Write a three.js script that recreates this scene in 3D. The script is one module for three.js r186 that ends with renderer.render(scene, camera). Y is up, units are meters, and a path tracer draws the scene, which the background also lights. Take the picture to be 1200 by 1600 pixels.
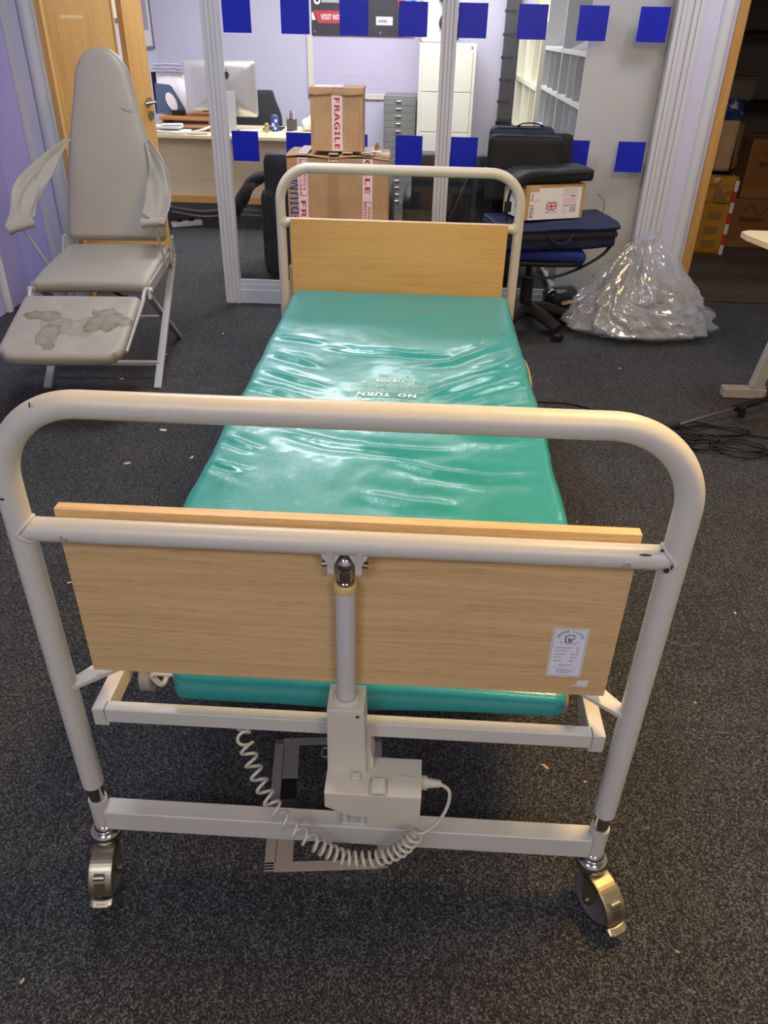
import * as THREE from 'three';
import { RoundedBoxGeometry } from 'three/addons/geometries/RoundedBoxGeometry.js';
import { mergeGeometries, mergeVertices } from 'three/addons/utils/BufferGeometryUtils.js';
import { RectAreaLightUniformsLib } from 'three/addons/lights/RectAreaLightUniformsLib.js';
RectAreaLightUniformsLib.init();

// ---------------------------------------------------------------- camera, lights, exposure
const scene = new THREE.Scene();
scene.background = new THREE.Color(0x000000);
const camera = new THREE.PerspectiveCamera(67.823, 0.75, 0.02, 60);
camera.position.set(0.095, 1.4752, 0.9028);
camera.up.set(-0.04466624, 0.84336226, -0.53548578);
camera.lookAt(0.095 - 0.03408992, 1.4752 - 0.5369953, 0.9028 - 0.84289615);
const renderer = new THREE.WebGLRenderer();
renderer.toneMapping = THREE.LinearToneMapping;
renderer.toneMappingExposure = 1.9;
renderer.shadowMap.enabled = true;
const CEIL = 2.6;
// ceiling panels: x, z, width, depth, colour, intensity, glow
const PANELS = [
  [0.95, -0.35, 0.6, 0.6, 0xffd084, 24, 'warm square ceiling panel right of the bed'],
  [-0.75, -2.1, 0.6, 0.6, 0xe6eeff, 13, 'cool square ceiling panel above the grey treatment chair'],
  [-0.85, 2.0, 0.6, 0.6, 0xe2e9ff, 9, 'cool square ceiling panel behind the viewer on the chair side'],
  [1.05, 2.1, 0.6, 0.6, 0xf6f2ff, 8.5, 'cool square ceiling panel behind the viewer on the table side'],
  [1.7, -2.9, 0.6, 0.6, 0xeef2ff, 6.5, 'cool square ceiling panel above the bagged plastic'],
  [-0.95, -5.2, 1.2, 0.6, 0xf6f7ff, 11, 'long ceiling panel above the office desk'],
  [0.2, -6.0, 1.2, 0.6, 0xf6f7ff, 8.5, 'long ceiling panel in front of the filing cabinet'],
];

// ---------------------------------------------------------------- helpers
const V = (x, y, z) => new THREE.Vector3(x, y, z);
let seed = 7;
const rnd = () => { seed = (seed * 1664525 + 1013904223) >>> 0; return seed / 4294967296; };
const rr = (a, b) => a + (b - a) * rnd();
const hash = (x, y, s = 0) => { let h = (x * 374761393 + y * 668265263 + s * 974711) | 0; h = Math.imul(h ^ (h >>> 13), 1274126177); return ((h ^ (h >>> 16)) >>> 0) / 4294967296; };
function vn(x, y, s = 0) {
  const xi = Math.floor(x), yi = Math.floor(y); let u = x - xi, v = y - yi;
  u = u * u * (3 - 2 * u); v = v * v * (3 - 2 * v);
  const a = hash(xi, yi, s), b = hash(xi + 1, yi, s), c = hash(xi, yi + 1, s), d = hash(xi + 1, yi + 1, s);
  return a + (b - a) * u + (c - a) * v + (a - b - c + d) * u * v;
}
const fbm = (x, y, s = 0, o = 4) => { let t = 0, a = 0.5, n = 0; for (let i = 0; i < o; i++) { t += a * vn(x, y, s + i * 17); n += a; a *= 0.5; x *= 2.03; y *= 2.03; } return t / n; };
const sm = (a, b, x) => { const t = Math.min(1, Math.max(0, (x - a) / (b - a))); return t * t * (3 - 2 * t); };
const clamp = (x, a, b) => Math.min(b, Math.max(a, x));

function tex(w, h, f, metresU, metresV, srgb = true) {
  const d = new Uint8Array(w * h * 4);
  for (let j = 0; j < h; j++) for (let i = 0; i < w; i++) {
    const c = f(i / w, j / h, i, j), k = (j * w + i) * 4;
    d[k] = clamp(c[0], 0, 255); d[k + 1] = clamp(c[1], 0, 255); d[k + 2] = clamp(c[2], 0, 255); d[k + 3] = 255;
  }
  const t = new THREE.DataTexture(d, w, h);
  t.magFilter = THREE.LinearFilter; t.minFilter = THREE.LinearFilter; t.wrapS = t.wrapT = THREE.MirroredRepeatWrapping;
  t.repeat.set(1 / metresU, 1 / metresV);
  if (srgb) t.colorSpace = THREE.SRGBColorSpace;
  t.needsUpdate = true; return t;
}
function canvasTex(w, h, draw) {
  const c = document.createElement('canvas'); c.width = w; c.height = h;
  const g = c.getContext('2d'); draw(g, w, h);
  const t = new THREE.CanvasTexture(c); t.colorSpace = THREE.SRGBColorSpace; t.magFilter = THREE.LinearFilter; return t;
}
const std = (color, roughness = 0.6, o = {}) => new THREE.MeshStandardMaterial({ color, roughness, ...o });
const phys = (color, roughness = 0.6, o = {}) => new THREE.MeshPhysicalMaterial({ color, roughness, ...o });

const used = {};
function numbered(n) { used[n] = (used[n] ?? -1) + 1; return used[n] ? `${n}_${String(used[n]).padStart(3, '0')}` : n; }
function thing(name, label, category, [x, y, z] = [0, 0, 0], turn = 0, group) {
  const o = new THREE.Group(); o.name = numbered(name); o.position.set(x, y, z); o.rotation.y = turn;
  o.userData = { label, category }; if (group) o.userData.group = group; scene.add(o); return o;
}
function part(parent, name, geo, mat, label) {
  const m = new THREE.Mesh(Array.isArray(geo) ? merge(geo) : geo, mat); m.name = name; m.castShadow = m.receiveShadow = true;
  if (label) m.userData.label = label; parent.add(m); return m;
}
function single(name, label, category, geo, mat, group) {
  const m = part(scene, numbered(name), geo, mat); m.userData = { label, category }; if (group) m.userData.group = group; return m;
}
function struct(name, geo, mat, parent = scene) {
  const m = part(parent, name, geo, mat); if (parent === scene) m.userData.kind = 'structure'; return m;
}
function dup(root, [x, y, z], turn, label) {
  const r = root.clone(); r.name = numbered(root.name.replace(/_\d{3}$/, '')); r.position.set(x, y, z); r.rotation.y = turn;
  r.userData = { ...root.userData }; if (label) r.userData.label = label; scene.add(r); return r;
}
function merge(list) {
  return mergeGeometries(list.map((g) => {
    let q = g.index ? g.toNonIndexed() : g.clone();
    for (const k of Object.keys(q.attributes)) if (!['position', 'normal', 'uv'].includes(k)) q.deleteAttribute(k);
    if (!q.attributes.uv) q.setAttribute('uv', new THREE.BufferAttribute(new Float32Array(q.attributes.position.count * 2), 2));
    return q;
  }));
}
// uv in metres, projected along the main direction of each face in object space
function muv(g, swap = false, ou = 0, ov = 0) {
  const q = g.index ? g.toNonIndexed() : g, p = q.attributes.position, n = q.attributes.normal, uv = new Float32Array(p.count * 2);
  for (let i = 0; i < p.count; i += 3) {
    let nx = 0, ny = 0, nz = 0;
    for (let k = 0; k < 3; k++) { nx += n.getX(i + k); ny += n.getY(i + k); nz += n.getZ(i + k); }
    nx = Math.abs(nx); ny = Math.abs(ny); nz = Math.abs(nz);
    for (let k = 0; k < 3; k++) {
      const x = p.getX(i + k), y = p.getY(i + k), z = p.getZ(i + k);
      let u, v; if (nz >= nx && nz >= ny) { u = x; v = y; } else if (ny >= nx) { u = x; v = z; } else { u = z; v = y; }
      uv[(i + k) * 2] = (swap ? v : u) + ou; uv[(i + k) * 2 + 1] = (swap ? u : v) + ov;
    }
  }
  q.setAttribute('uv', new THREE.BufferAttribute(uv, 2)); return q;
}
const rbox = (w, h, d, x = 0, y = 0, z = 0, r = 0.003, s = 2) => new RoundedBoxGeometry(w, h, d, s, Math.min(r, w / 2.05, h / 2.05, d / 2.05)).translate(x, y, z);
const box = (w, h, d, x = 0, y = 0, z = 0) => new THREE.BoxGeometry(w, h, d).translate(x, y, z);
// box between two corners
const span = (x0, x1, y0, y1, z0, z1, r = 0) => (r ? rbox(Math.abs(x1 - x0), Math.abs(y1 - y0), Math.abs(z1 - z0), (x0 + x1) / 2, (y0 + y1) / 2, (z0 + z1) / 2, r) : box(Math.abs(x1 - x0), Math.abs(y1 - y0), Math.abs(z1 - z0), (x0 + x1) / 2, (y0 + y1) / 2, (z0 + z1) / 2));
const cyl = (r0, r1, h, x = 0, y = 0, z = 0, n = 24) => new THREE.CylinderGeometry(r0, r1, h, n).translate(x, y, z);
function rod(a, b, r0, r1 = r0, n = 14) {
  const d = b.clone().sub(a), g = new THREE.CylinderGeometry(r1, r0, d.length(), n);
  g.applyQuaternion(new THREE.Quaternion().setFromUnitVectors(V(0, 1, 0), d.normalize()));
  const c = a.clone().add(b).multiplyScalar(0.5); return g.translate(c.x, c.y, c.z);
}
// box bar between two points: w across, t the other way
function bar(a, b, w, t, up = V(0, 0, 1)) {
  const d = b.clone().sub(a), L = d.length(); d.normalize();
  const s = new THREE.Vector3().crossVectors(d, up).normalize(), u = new THREE.Vector3().crossVectors(s, d);
  const g = rbox(w, L, t, 0, 0, 0, Math.min(w, t) * 0.15);
  const m = new THREE.Matrix4().makeBasis(s, d, u); const c = a.clone().add(b).multiplyScalar(0.5);
  return g.applyMatrix4(m).translate(c.x, c.y, c.z);
}
function fillet(pts, rad, n = 8) {
  const out = [pts[0].clone()];
  for (let i = 1; i < pts.length - 1; i++) {
    const a = pts[i - 1], b = pts[i], c = pts[i + 1], r = Array.isArray(rad) ? rad[i] : rad;
    const d1 = a.clone().sub(b), d2 = c.clone().sub(b), ang = d1.angleTo(d2); d1.normalize(); d2.normalize();
    const t = r / Math.tan(ang / 2), p = b.clone().addScaledVector(d1, t), q = b.clone().addScaledVector(d2, t);
    const bis = d1.clone().add(d2).normalize(), cen = b.clone().addScaledVector(bis, r / Math.sin(ang / 2));
    const v1 = p.clone().sub(cen), v2 = q.clone().sub(cen), ax = new THREE.Vector3().crossVectors(v1, v2).normalize(), th = v1.angleTo(v2);
    for (let k = 0; k <= n; k++) out.push(cen.clone().add(v1.clone().applyAxisAngle(ax, th * k / n)));
  }
  out.push(pts[pts.length - 1].clone()); return out;
}
const smooth = (pts, n = 40, closed = false) => new THREE.CatmullRomCurve3(pts, closed, 'centripetal').getPoints(n);
function sweep(pts, r, n = 12, flat = 1, caps = true) {
  const N = pts.length, pos = [], nor = [], idx = [], uv = [], T = [], Q = n + 1; let len = 0;
  for (let i = 0; i < N; i++) T.push(pts[Math.min(N - 1, i + 1)].clone().sub(pts[Math.max(0, i - 1)]).normalize());
  let u = Math.abs(T[0].y) > 0.9 ? V(0, 0, 1) : V(0, 1, 0); u.addScaledVector(T[0], -u.dot(T[0])).normalize();
  for (let i = 0; i < N; i++) {
    if (i) len += pts[i].distanceTo(pts[i - 1]);
    u.addScaledVector(T[i], -u.dot(T[i])).normalize(); const w = new THREE.Vector3().crossVectors(T[i], u), R = typeof r === 'function' ? r(i / (N - 1)) : r;
    for (let k = 0; k <= n; k++) {
      const a = k / n * 2 * Math.PI, c = k === n ? 1 : Math.cos(a), s = k === n ? 0 : Math.sin(a);
      const d = u.clone().multiplyScalar(c * flat).addScaledVector(w, s); pos.push(pts[i].x + d.x * R, pts[i].y + d.y * R, pts[i].z + d.z * R);
      const m = u.clone().multiplyScalar(c).addScaledVector(w, s * flat).normalize(); nor.push(m.x, m.y, m.z); uv.push(a * R, len);
    }
  }
  for (let i = 0; i < N - 1; i++) for (let k = 0; k < n; k++) { const a = i * Q + k, b = a + 1; idx.push(a, b, a + Q, b, b + Q, a + Q); }
  if (caps) for (const e of [0, N - 1]) {
    const s = pos.length / 3, t = e ? T[e] : T[0].clone().negate(); pos.push(pts[e].x, pts[e].y, pts[e].z); nor.push(t.x, t.y, t.z); uv.push(0, 0);
    for (let k = 0; k < n; k++) { const q = (e * Q + k) * 3; pos.push(pos[q], pos[q + 1], pos[q + 2]); nor.push(t.x, t.y, t.z); uv.push(0, 0); }
    for (let k = 0; k < n; k++) { const a = s + 1 + k, b = s + 1 + (k + 1) % n; if (e) idx.push(s, a, b); else idx.push(s, b, a); }
  }
  const g = new THREE.BufferGeometry(); g.setAttribute('position', new THREE.Float32BufferAttribute(pos, 3)); g.setAttribute('normal', new THREE.Float32BufferAttribute(nor, 3));
  g.setAttribute('uv', new THREE.Float32BufferAttribute(uv, 2)); g.setIndex(idx); return g;
}
const lathe = (pairs, n = 32) => new THREE.LatheGeometry(pairs.map(([a, b]) => new THREE.Vector2(a, b)), n);
function extrude(pairs, depth, bevel = 0.001) {
  const s = new THREE.Shape(pairs.map(([a, b]) => new THREE.Vector2(a, b)));
  return new THREE.ExtrudeGeometry(s, { depth, bevelEnabled: bevel > 0, bevelSize: bevel, bevelThickness: bevel, bevelSegments: 2, curveSegments: 16 });
}
// grid surface from a function of (u, v), with thickness t
function sheet(nu, nv, f, t = 0) {
  const pos = [], uv = [], idx = [], W = nu + 1;
  for (let j = 0; j <= nv; j++) for (let i = 0; i <= nu; i++) { const p = f(i / nu, j / nv); pos.push(p.x, p.y, p.z); uv.push(i / nu, j / nv); }
  for (let j = 0; j < nv; j++) for (let i = 0; i < nu; i++) { const a = j * W + i; idx.push(a, a + 1, a + W, a + 1, a + W + 1, a + W); }
  let g = new THREE.BufferGeometry(); g.setAttribute('position', new THREE.Float32BufferAttribute(pos, 3)); g.setAttribute('uv', new THREE.Float32BufferAttribute(uv, 2)); g.setIndex(idx); g.computeVertexNormals();
  if (!t) return g;
  const n = g.attributes.normal, P = pos.slice(), U = uv.slice(), I = idx.slice(), M = pos.length / 3;
  for (let i = 0; i < M; i++) { P.push(pos[3 * i] - n.getX(i) * t, pos[3 * i + 1] - n.getY(i) * t, pos[3 * i + 2] - n.getZ(i) * t); U.push(uv[2 * i], uv[2 * i + 1]); }
  for (let k = 0; k < idx.length; k += 3) I.push(idx[k] + M, idx[k + 2] + M, idx[k + 1] + M);
  const rim = []; for (let i = 0; i < nu; i++) rim.push([i, i + 1], [nv * W + i + 1, nv * W + i]); for (let j = 0; j < nv; j++) rim.push([(j + 1) * W, j * W], [j * W + nu, (j + 1) * W + nu]);
  for (const [a, b] of rim) I.push(b, a, a + M, b, a + M, b + M);
  g = new THREE.BufferGeometry(); g.setAttribute('position', new THREE.Float32BufferAttribute(P, 3)); g.setAttribute('uv', new THREE.Float32BufferAttribute(U, 2)); g.setIndex(I); g.computeVertexNormals(); return g;
}
// rounded box with a fine grid, shaped by f(point, unrounded point)
function soft(w, h, d, r, seg, f) {
  const g = new THREE.BoxGeometry(w, h, d, ...seg), p = g.attributes.position, R = Math.min(r, w / 2.01, h / 2.01, d / 2.01);
  for (let i = 0; i < p.count; i++) {
    const a = V(p.getX(i), p.getY(i), p.getZ(i)), q = V(clamp(a.x, -w / 2 + R, w / 2 - R), clamp(a.y, -h / 2 + R, h / 2 - R), clamp(a.z, -d / 2 + R, d / 2 - R));
    const dir = a.clone().sub(q); const o = dir.lengthSq() ? q.addScaledVector(dir.normalize(), R) : q;
    const e = f ? f(o, a) || o : o; p.setXYZ(i, e.x, e.y, e.z);
  }
  g.deleteAttribute('uv'); g.deleteAttribute('normal'); const m = mergeVertices(g, 1e-5); m.computeVertexNormals();
  m.setAttribute('uv', new THREE.BufferAttribute(new Float32Array(m.attributes.position.count * 2), 2)); return m;
}
function flatUv(geo, x0, x1, y0, y1) { // front-facing uv from x and y
  const p = geo.attributes.position, uv = new Float32Array(p.count * 2);
  for (let i = 0; i < p.count; i++) { uv[2 * i] = (p.getX(i) - x0) / (x1 - x0); uv[2 * i + 1] = (p.getY(i) - y0) / (y1 - y0); }
  geo.setAttribute('uv', new THREE.BufferAttribute(uv, 2)); return geo;
}
// a thin printed label facing +z, lower left corner at x, y
const decal = (w, h, x, y, z, t = 0.0006) => flatUv(box(w, h, t, x + w / 2, y + h / 2, z), x, x + w, y, y + h);

// ---------------------------------------------------------------- textures and materials
const T = {};
T.carpet = tex(1024, 1024, (u, v, i, j) => {
  const c = fbm(i / 3.0, j / 3.0, 3, 2), d = vn(i / 2.6, j / 3.1, 5), e = fbm(i / 90, j / 90, 9, 3);
  let L = 22 + 98 * Math.pow(sm(0.1, 1.0, c), 1.35) + 34 * sm(0.84, 0.97, d) + (e - 0.5) * 10; return [L * 0.98, L * 0.99, L];
}, 0.9, 0.9);
T.carpetB = tex(512, 512, (u, v, i, j) => { const c = 255 * fbm(i / 3, j / 3, 3, 2); return [c, c, c]; }, 0.45, 0.45, false);
function woodTex(base, dark, s, fine = 1) {
  return tex(1024, 512, (u, v) => {
    const w = fbm(u * 1.6, v * 4, s, 3), g = fbm(u * 4 + w * 0.6, v * 95 + w * 7, s + 3, 3), f = fbm(u * 30, v * 330 * fine, s + 7, 2), k = sm(0.56, 0.85, f);
    const m = clamp(0.12 + (g - 0.5) * 0.75 + (w - 0.5) * 0.55 + k * 0.42, 0, 1);
    return [0, 1, 2].map((c) => base[c] + (dark[c] - base[c]) * m);
  }, 0.9, 0.45);
}
T.board = woodTex([220, 185, 132], [184, 147, 97], 11);
T.head = woodTex([220, 178, 112], [194, 148, 84], 31);
T.door = woodTex([216, 167, 94], [182, 128, 60], 51);
T.desk = woodTex([236, 218, 176], [216, 192, 145], 71);
T.peel = tex(512, 512, (u, v, i, j) => { const c = 255 * fbm(i / 6, j / 6, 21, 2); return [c, c, c]; }, 0.12, 0.12, false);
T.leather = tex(512, 512, (u, v, i, j) => { const c = 255 * fbm(i / 4, j / 4, 23, 3); return [c, c, c]; }, 0.25, 0.25, false);
T.card = tex(512, 512, (u, v, i, j) => { const n = fbm(i / 3, j / 40, 41, 3), m = fbm(i / 90, j / 90, 43, 3); const k = 1 + (n - 0.5) * 0.1 + (m - 0.5) * 0.18; return [184 * k, 150 * k, 110 * k]; }, 0.6, 0.6);
T.wall = tex(512, 512, (u, v, i, j) => { const c = 255 * fbm(i / 5, j / 5, 61, 3); return [c, c, c]; }, 0.5, 0.5, false);
T.cloth = tex(256, 256, (u, v, i, j) => { const c = ((i % 4 < 2) ^ (j % 4 < 2) ? 150 : 90) + 60 * hash(i, j, 3); return [c, c, c]; }, 0.1, 0.1, false);

const M = {};
M.carpet = std(0xffffff, 0.98, { map: T.carpet, bumpMap: T.carpetB, bumpScale: 0.004 });
M.paint = std(0xcdc9bc, 0.34, { bumpMap: T.peel, bumpScale: 0.00016 });
M.paintSmooth = std(0xcdc9bc, 0.36);
M.chrome = std(0xb9b7b2, 0.12, { metalness: 1 });
M.steel = std(0xa39d90, 0.3, { metalness: 1 });
M.zinc = std(0xb2a98f, 0.36, { metalness: 0.95 });
M.board = std(0xffffff, 0.5, { map: T.board });
M.head = std(0xffffff, 0.5, { map: T.head });
M.door = std(0xffffff, 0.45, { map: T.door });
M.desk = std(0xffffff, 0.45, { map: T.desk });
M.plastic = std(0xd2cab6, 0.42, { bumpMap: T.peel, bumpScale: 0.0001 });
M.ivory = std(0xd8bd7c, 0.4);
M.rubber = std(0x2a2a2b, 0.6);
M.black = std(0x0e0e10, 0.6);
M.dark = std(0x1a1a1d, 0.75);
M.vinylGreen = phys(0x2a9491, 0.27, { clearcoat: 0.25, clearcoatRoughness: 0.12, bumpMap: T.leather, bumpScale: 0.0004 });
M.alu = std(0xb9bbbe, 0.42, { metalness: 0.55 });
M.aluWhite = std(0xcfd0d2, 0.45);
M.lavender = std(0xd5d3e6, 0.85, { bumpMap: T.wall, bumpScale: 0.0008 });
M.purple = std(0xbab1de, 0.8, { bumpMap: T.wall, bumpScale: 0.0008 });
M.white = std(0xe6e4dc, 0.6);
M.cream = std(0xe9e6cf, 0.5);
M.glass = phys(0xffffff, 0.02, { transmission: 1, thickness: 0, ior: 1.5 });
M.blue = std(0x041fb6, 0.3);
M.greyVinyl = phys(0xa59f90, 0.42, { bumpMap: T.leather, bumpScale: 0.0005 });
M.greySteel = std(0xb2b2ae, 0.42, { metalness: 0.2 });
M.card = std(0xffffff, 0.85, { map: T.card });
M.nylonBlack = std(0x101012, 0.7, { bumpMap: T.cloth, bumpScale: 0.0006 });
M.nylonNavy = std(0x0d1b42, 0.65, { bumpMap: T.cloth, bumpScale: 0.0006 });
M.strap = std(0x141416, 0.8);
M.cable = std(0x101012, 0.5);
M.beigeCable = std(0xcfc5b2, 0.5);

// ---------------------------------------------------------------- the room
const ZP = -3.77, ZB = -7.4;                    // glass partition, far office wall
M.purpleLight = std(0xc4bbe8, 0.8, { bumpMap: T.wall, bumpScale: 0.0008 });
M.wallPlain = std(0xdcdad6, 0.85, { bumpMap: T.wall, bumpScale: 0.0008 });
M.ceiling = std(0xe8e6e0, 0.9);
M.slate = std(0x5f5449, 0.7, { bumpMap: T.wall, bumpScale: 0.002 });
M.slate2 = std(0x534940, 0.7, { bumpMap: T.wall, bumpScale: 0.002 });
M.storeWall = std(0x8a8884, 0.9);
struct('floor', [muv(span(-2.35, 3.2, -0.06, 0, -4.13, 2.8)), muv(span(-2.6, 1.75, -0.06, 0, ZB, -4.13))], M.carpet);
struct('ceiling', span(-2.7, 4.3, CEIL, CEIL + 0.08, ZB - 0.1, 2.9), M.ceiling);
struct('wall_left', muv(span(-2.47, -2.35, 0, CEIL, ZP, 2.8)), M.purple);
struct('wall_right', muv(span(3.2, 3.32, 0, CEIL, -4.13, 2.8)), M.wallPlain);
struct('wall_front', muv(span(-2.47, 3.32, 0, CEIL, 2.8, 2.92)), M.wallPlain);
struct('wall_office_left', muv(span(-2.62, -2.5, 0, CEIL, ZB, -3.9)), M.lavender);
struct('wall_office_back', muv(span(-2.62, 1.5, 0, CEIL, ZB - 0.12, ZB)), M.lavender);
struct('wall_office_right', muv(span(1.38, 1.5, 0, CEIL, ZB, -4.05)), M.lavender);
struct('wall_partition_left', muv(span(-2.62, -2.18, 0, CEIL, -3.9, ZP)), M.purpleLight);
struct('wall_partition_right', [muv(span(1.40, 1.56, 0, CEIL, -4.05, ZP - 0.012)), muv(span(1.5, 1.61, 0, CEIL, -4.13, -3.83)), muv(span(1.61, 1.75, 0, CEIL, -4.25, -4.13))], M.lavender);
struct('wall_store_front', muv(span(2.85, 3.32, 0, CEIL, -4.25, -4.13)), M.lavender);
struct('wall_store_header', span(1.70, 2.85, 2.1, CEIL, -4.25, -4.13), M.lavender);
struct('wall_store_left', span(1.60, 1.70, 0, CEIL, -7.1, -4.13), M.storeWall);
struct('wall_store_right', span(4.2, 4.3, 0, CEIL, -7.1, -4.13), M.storeWall);
struct('wall_store_infill', span(3.32, 4.3, 0, CEIL, -4.25, -4.13), M.storeWall);
struct('wall_store_back', span(1.6, 4.3, 0, CEIL, -7.2, -7.1), M.storeWall);
{ // store floor of long stone-look boards
  const f = struct('floor_store', span(1.70, 4.2, -0.06, -0.006, -7.1, -4.13), std(0x2c241d, 0.9));
  let z = -4.135;
  for (let k = 0; k < 11; k++) {
    const d = k ? 0.262 : 0.24; let x = 1.71 - (k % 3) * 0.0;
    for (let i = 0; i < 3; i++) { const x1 = Math.min(4.19, x + [0.95, 1.3, 0.8][(i + k) % 3]); if (x1 - x > 0.05) part(f, 'floor_board', muv(span(x, x1 - 0.006, -0.006, 0, z - d + 0.008, z, 0.002), false, k * 0.3, i * 0.7), k % 2 ? M.slate : M.slate2); x = x1; }
    z -= d;
  }
}
struct('trim_threshold', span(1.75, 3.2, 0, 0.006, -4.15, -4.10, 0.002), M.steel);

// posts and rails of the partition
function post(name, x0, x1, z1 = ZP + 0.0, ribs = 3) {
  const w = x1 - x0, g = [span(x0, x1, 0, CEIL, ZP - 0.05, z1 - 0.006)];
  for (let i = 0; i < ribs; i++) { const a = x0 + w * (i + 0.03) / ribs, b = x0 + w * (i + 0.97) / ribs; g.push(span(a, b, 0, CEIL, ZP - 0.02, z1 + (i % 2 ? 0.004 : 0), 0.002)); }
  return struct(name, g, M.aluWhite);
}
post('trim_1', -1.112, -1.018, ZP, 4); post('trim_2', 0.146, 0.228, ZP, 4);
post('trim_3', 1.329, 1.402, ZP, 3); post('trim_4', 1.412, 1.467, ZP, 2);
struct('trim_5', [span(1.549, 1.625, 0, CEIL, -3.86, ZP - 0.03), cyl(0.038, 0.038, CEIL, 1.587, CEIL / 2, ZP - 0.03, 32)], M.aluWhite);
post('trim_6', -2.18, -2.14, ZP, 1);
struct('trim_7', [span(-2.088, -2.011, 0, CEIL, -3.86, ZP - 0.03), cyl(0.038, 0.038, CEIL, -2.05, CEIL / 2, ZP - 0.03, 32)], M.aluWhite);
struct('trim_8', span(-2.14, -2.088, 0, CEIL, -3.86, ZP - 0.012), M.lavender);
struct('trim_9', span(1.467, 1.549, 0, CEIL, -3.86, ZP - 0.010), M.lavender);
for (const [n, a, b] of [['trim_10', -1.018, 0.146], ['trim_11', 0.228, 1.329]])
  struct(n, [span(a, b, 0, 0.085, ZP - 0.04, ZP - 0.004, 0.003), span(a, b, 0.085, 0.118, ZP - 0.035, ZP - 0.012, 0.003), span(a, b, 0.118, 0.144, ZP - 0.03, ZP - 0.02, 0.003)], M.aluWhite);
struct('trim_12', span(-2.011, -1.996, 0, 2.06, -3.87, ZP - 0.02), M.aluWhite);
const jamb = struct('trim_13', [muv(span(-1.996, -1.966, 0, 2.06, -3.87, -3.80), true), muv(span(-1.996, -1.112, 2.06, 2.09, -3.87, -3.80))], M.door);
struct('trim_14', span(-2.011, -1.112, 2.09, CEIL, -3.87, -3.79), M.aluWhite);
// store door lining, with the leaf of an old hinge near the floor
const lining = struct('trim_15', [muv(span(1.75, 1.804, 0, 2.1, -4.25, -4.12, 0.002), true), muv(span(1.804, 2.85, 2.05, 2.1, -4.25, -4.12))], M.door);
const hinge = part(lining, 'hinge_leaf', span(1.752, 1.782, 0.10, 0.21, -4.12, -4.117), M.steel);
for (let k = 0; k < 4; k++) part(hinge, 'screw_hole', cyl(0.003, 0.003, 0.0006, 0, 0, 0, 10).rotateX(Math.PI / 2).translate(1.762 + (k % 2) * 0.01, 0.115 + k * 0.026, -4.1166), M.black);
struct('trim_16', [span(-2.35, -2.325, 0, 2.05, -3.47, -3.43, 0.002)], M.white);
struct('baseboard_front', span(-2.35, 3.2, 0, 0.1, 2.78, 2.8), M.white);
struct('baseboard_right', span(3.18, 3.2, 0, 0.1, -4.13, 2.78), M.white);
// glass panes, each with its blue vinyl squares
[['window_1', -1.018, 0.146, [0, 1, 2, 3]], ['window_2', 0.228, 1.329, [4, 5, 6, 7]]].forEach(([n, a, b, cols]) => {
  const w = struct(n, span(a, b, 0.144, CEIL, ZP - 0.032, ZP - 0.024), M.glass);
  for (const i of cols) for (const y of [0.815, 1.435]) {
    const x = -1.0 + i * 0.3075; part(w, 'vinyl_square', span(x, x + 0.15, y, y + 0.154, ZP - 0.0238, ZP - 0.0230), M.blue);
  }
});
// the wooden door, opened into the office
{
  const d = new THREE.Group(); d.name = 'door_1'; d.userData.kind = 'structure'; d.position.set(-1.965, 0, -3.84); d.rotation.y = 1.227; scene.add(d);
  const W = 0.82, H = 2.04, th = 0.044, g0 = 0.542, g1 = 0.634;
  part(d, 'door_panel', muv(span(0, g0, 0.006, H, -th, 0, 0.002), true), M.door);
  part(d, 'stile', muv(span(g1, W, 0.006, H, -th, 0, 0.002), true, 0, 0.4), M.door);
  part(d, 'rail', muv(span(g0, g1, 0.006, 0.5, -th, 0), true), M.door); part(d, 'rail', muv(span(g0, g1, 1.9, H, -th, 0), true), M.door);
  part(d, 'vision_pane', span(g0, g1, 0.5, 1.9, -th / 2 - 0.003, -th / 2 + 0.003), M.glass);
  part(d, 'glazing_bead', [muv(span(g0 - 0.008, g0 + 0.008, 0.5, 1.9, -th / 2, 0.004, 0.002), true), muv(span(g1 - 0.008, g1 + 0.006, 0.5, 1.9, -th / 2, 0.004, 0.002), true)], M.door);
  const rose = part(d, 'handle_rose', [cyl(0.026, 0.026, 0.008, 0, 0, 0, 28).rotateX(Math.PI / 2).translate(0.775, 1.04, 0.004)], M.steel);
  part(rose, 'handle_lever', sweep(fillet([V(0.775, 1.04, 0.004), V(0.775, 1.04, 0.055), V(0.665, 1.036, 0.058)], 0.014), 0.009, 14), M.steel);
  const esc = part(d, 'keyhole_plate', [cyl(0.026, 0.026, 0.007, 0, 0, 0, 28).rotateX(Math.PI / 2).translate(0.782, 0.965, 0.004)], M.steel);
  part(esc, 'keyhole', [cyl(0.006, 0.006, 0.001, 0, 0, 0, 16).rotateX(Math.PI / 2).translate(0.782, 0.97, 0.0078), box(0.005, 0.018, 0.001, 0.782, 0.96, 0.0078)], M.black);
  part(d, 'sticker_mark', span(0.105, 0.29, 1.482, 1.498, 0, 0.0006), std(0xe4c48c, 0.6), 'pale strip left by a removed sign');
}
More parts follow.
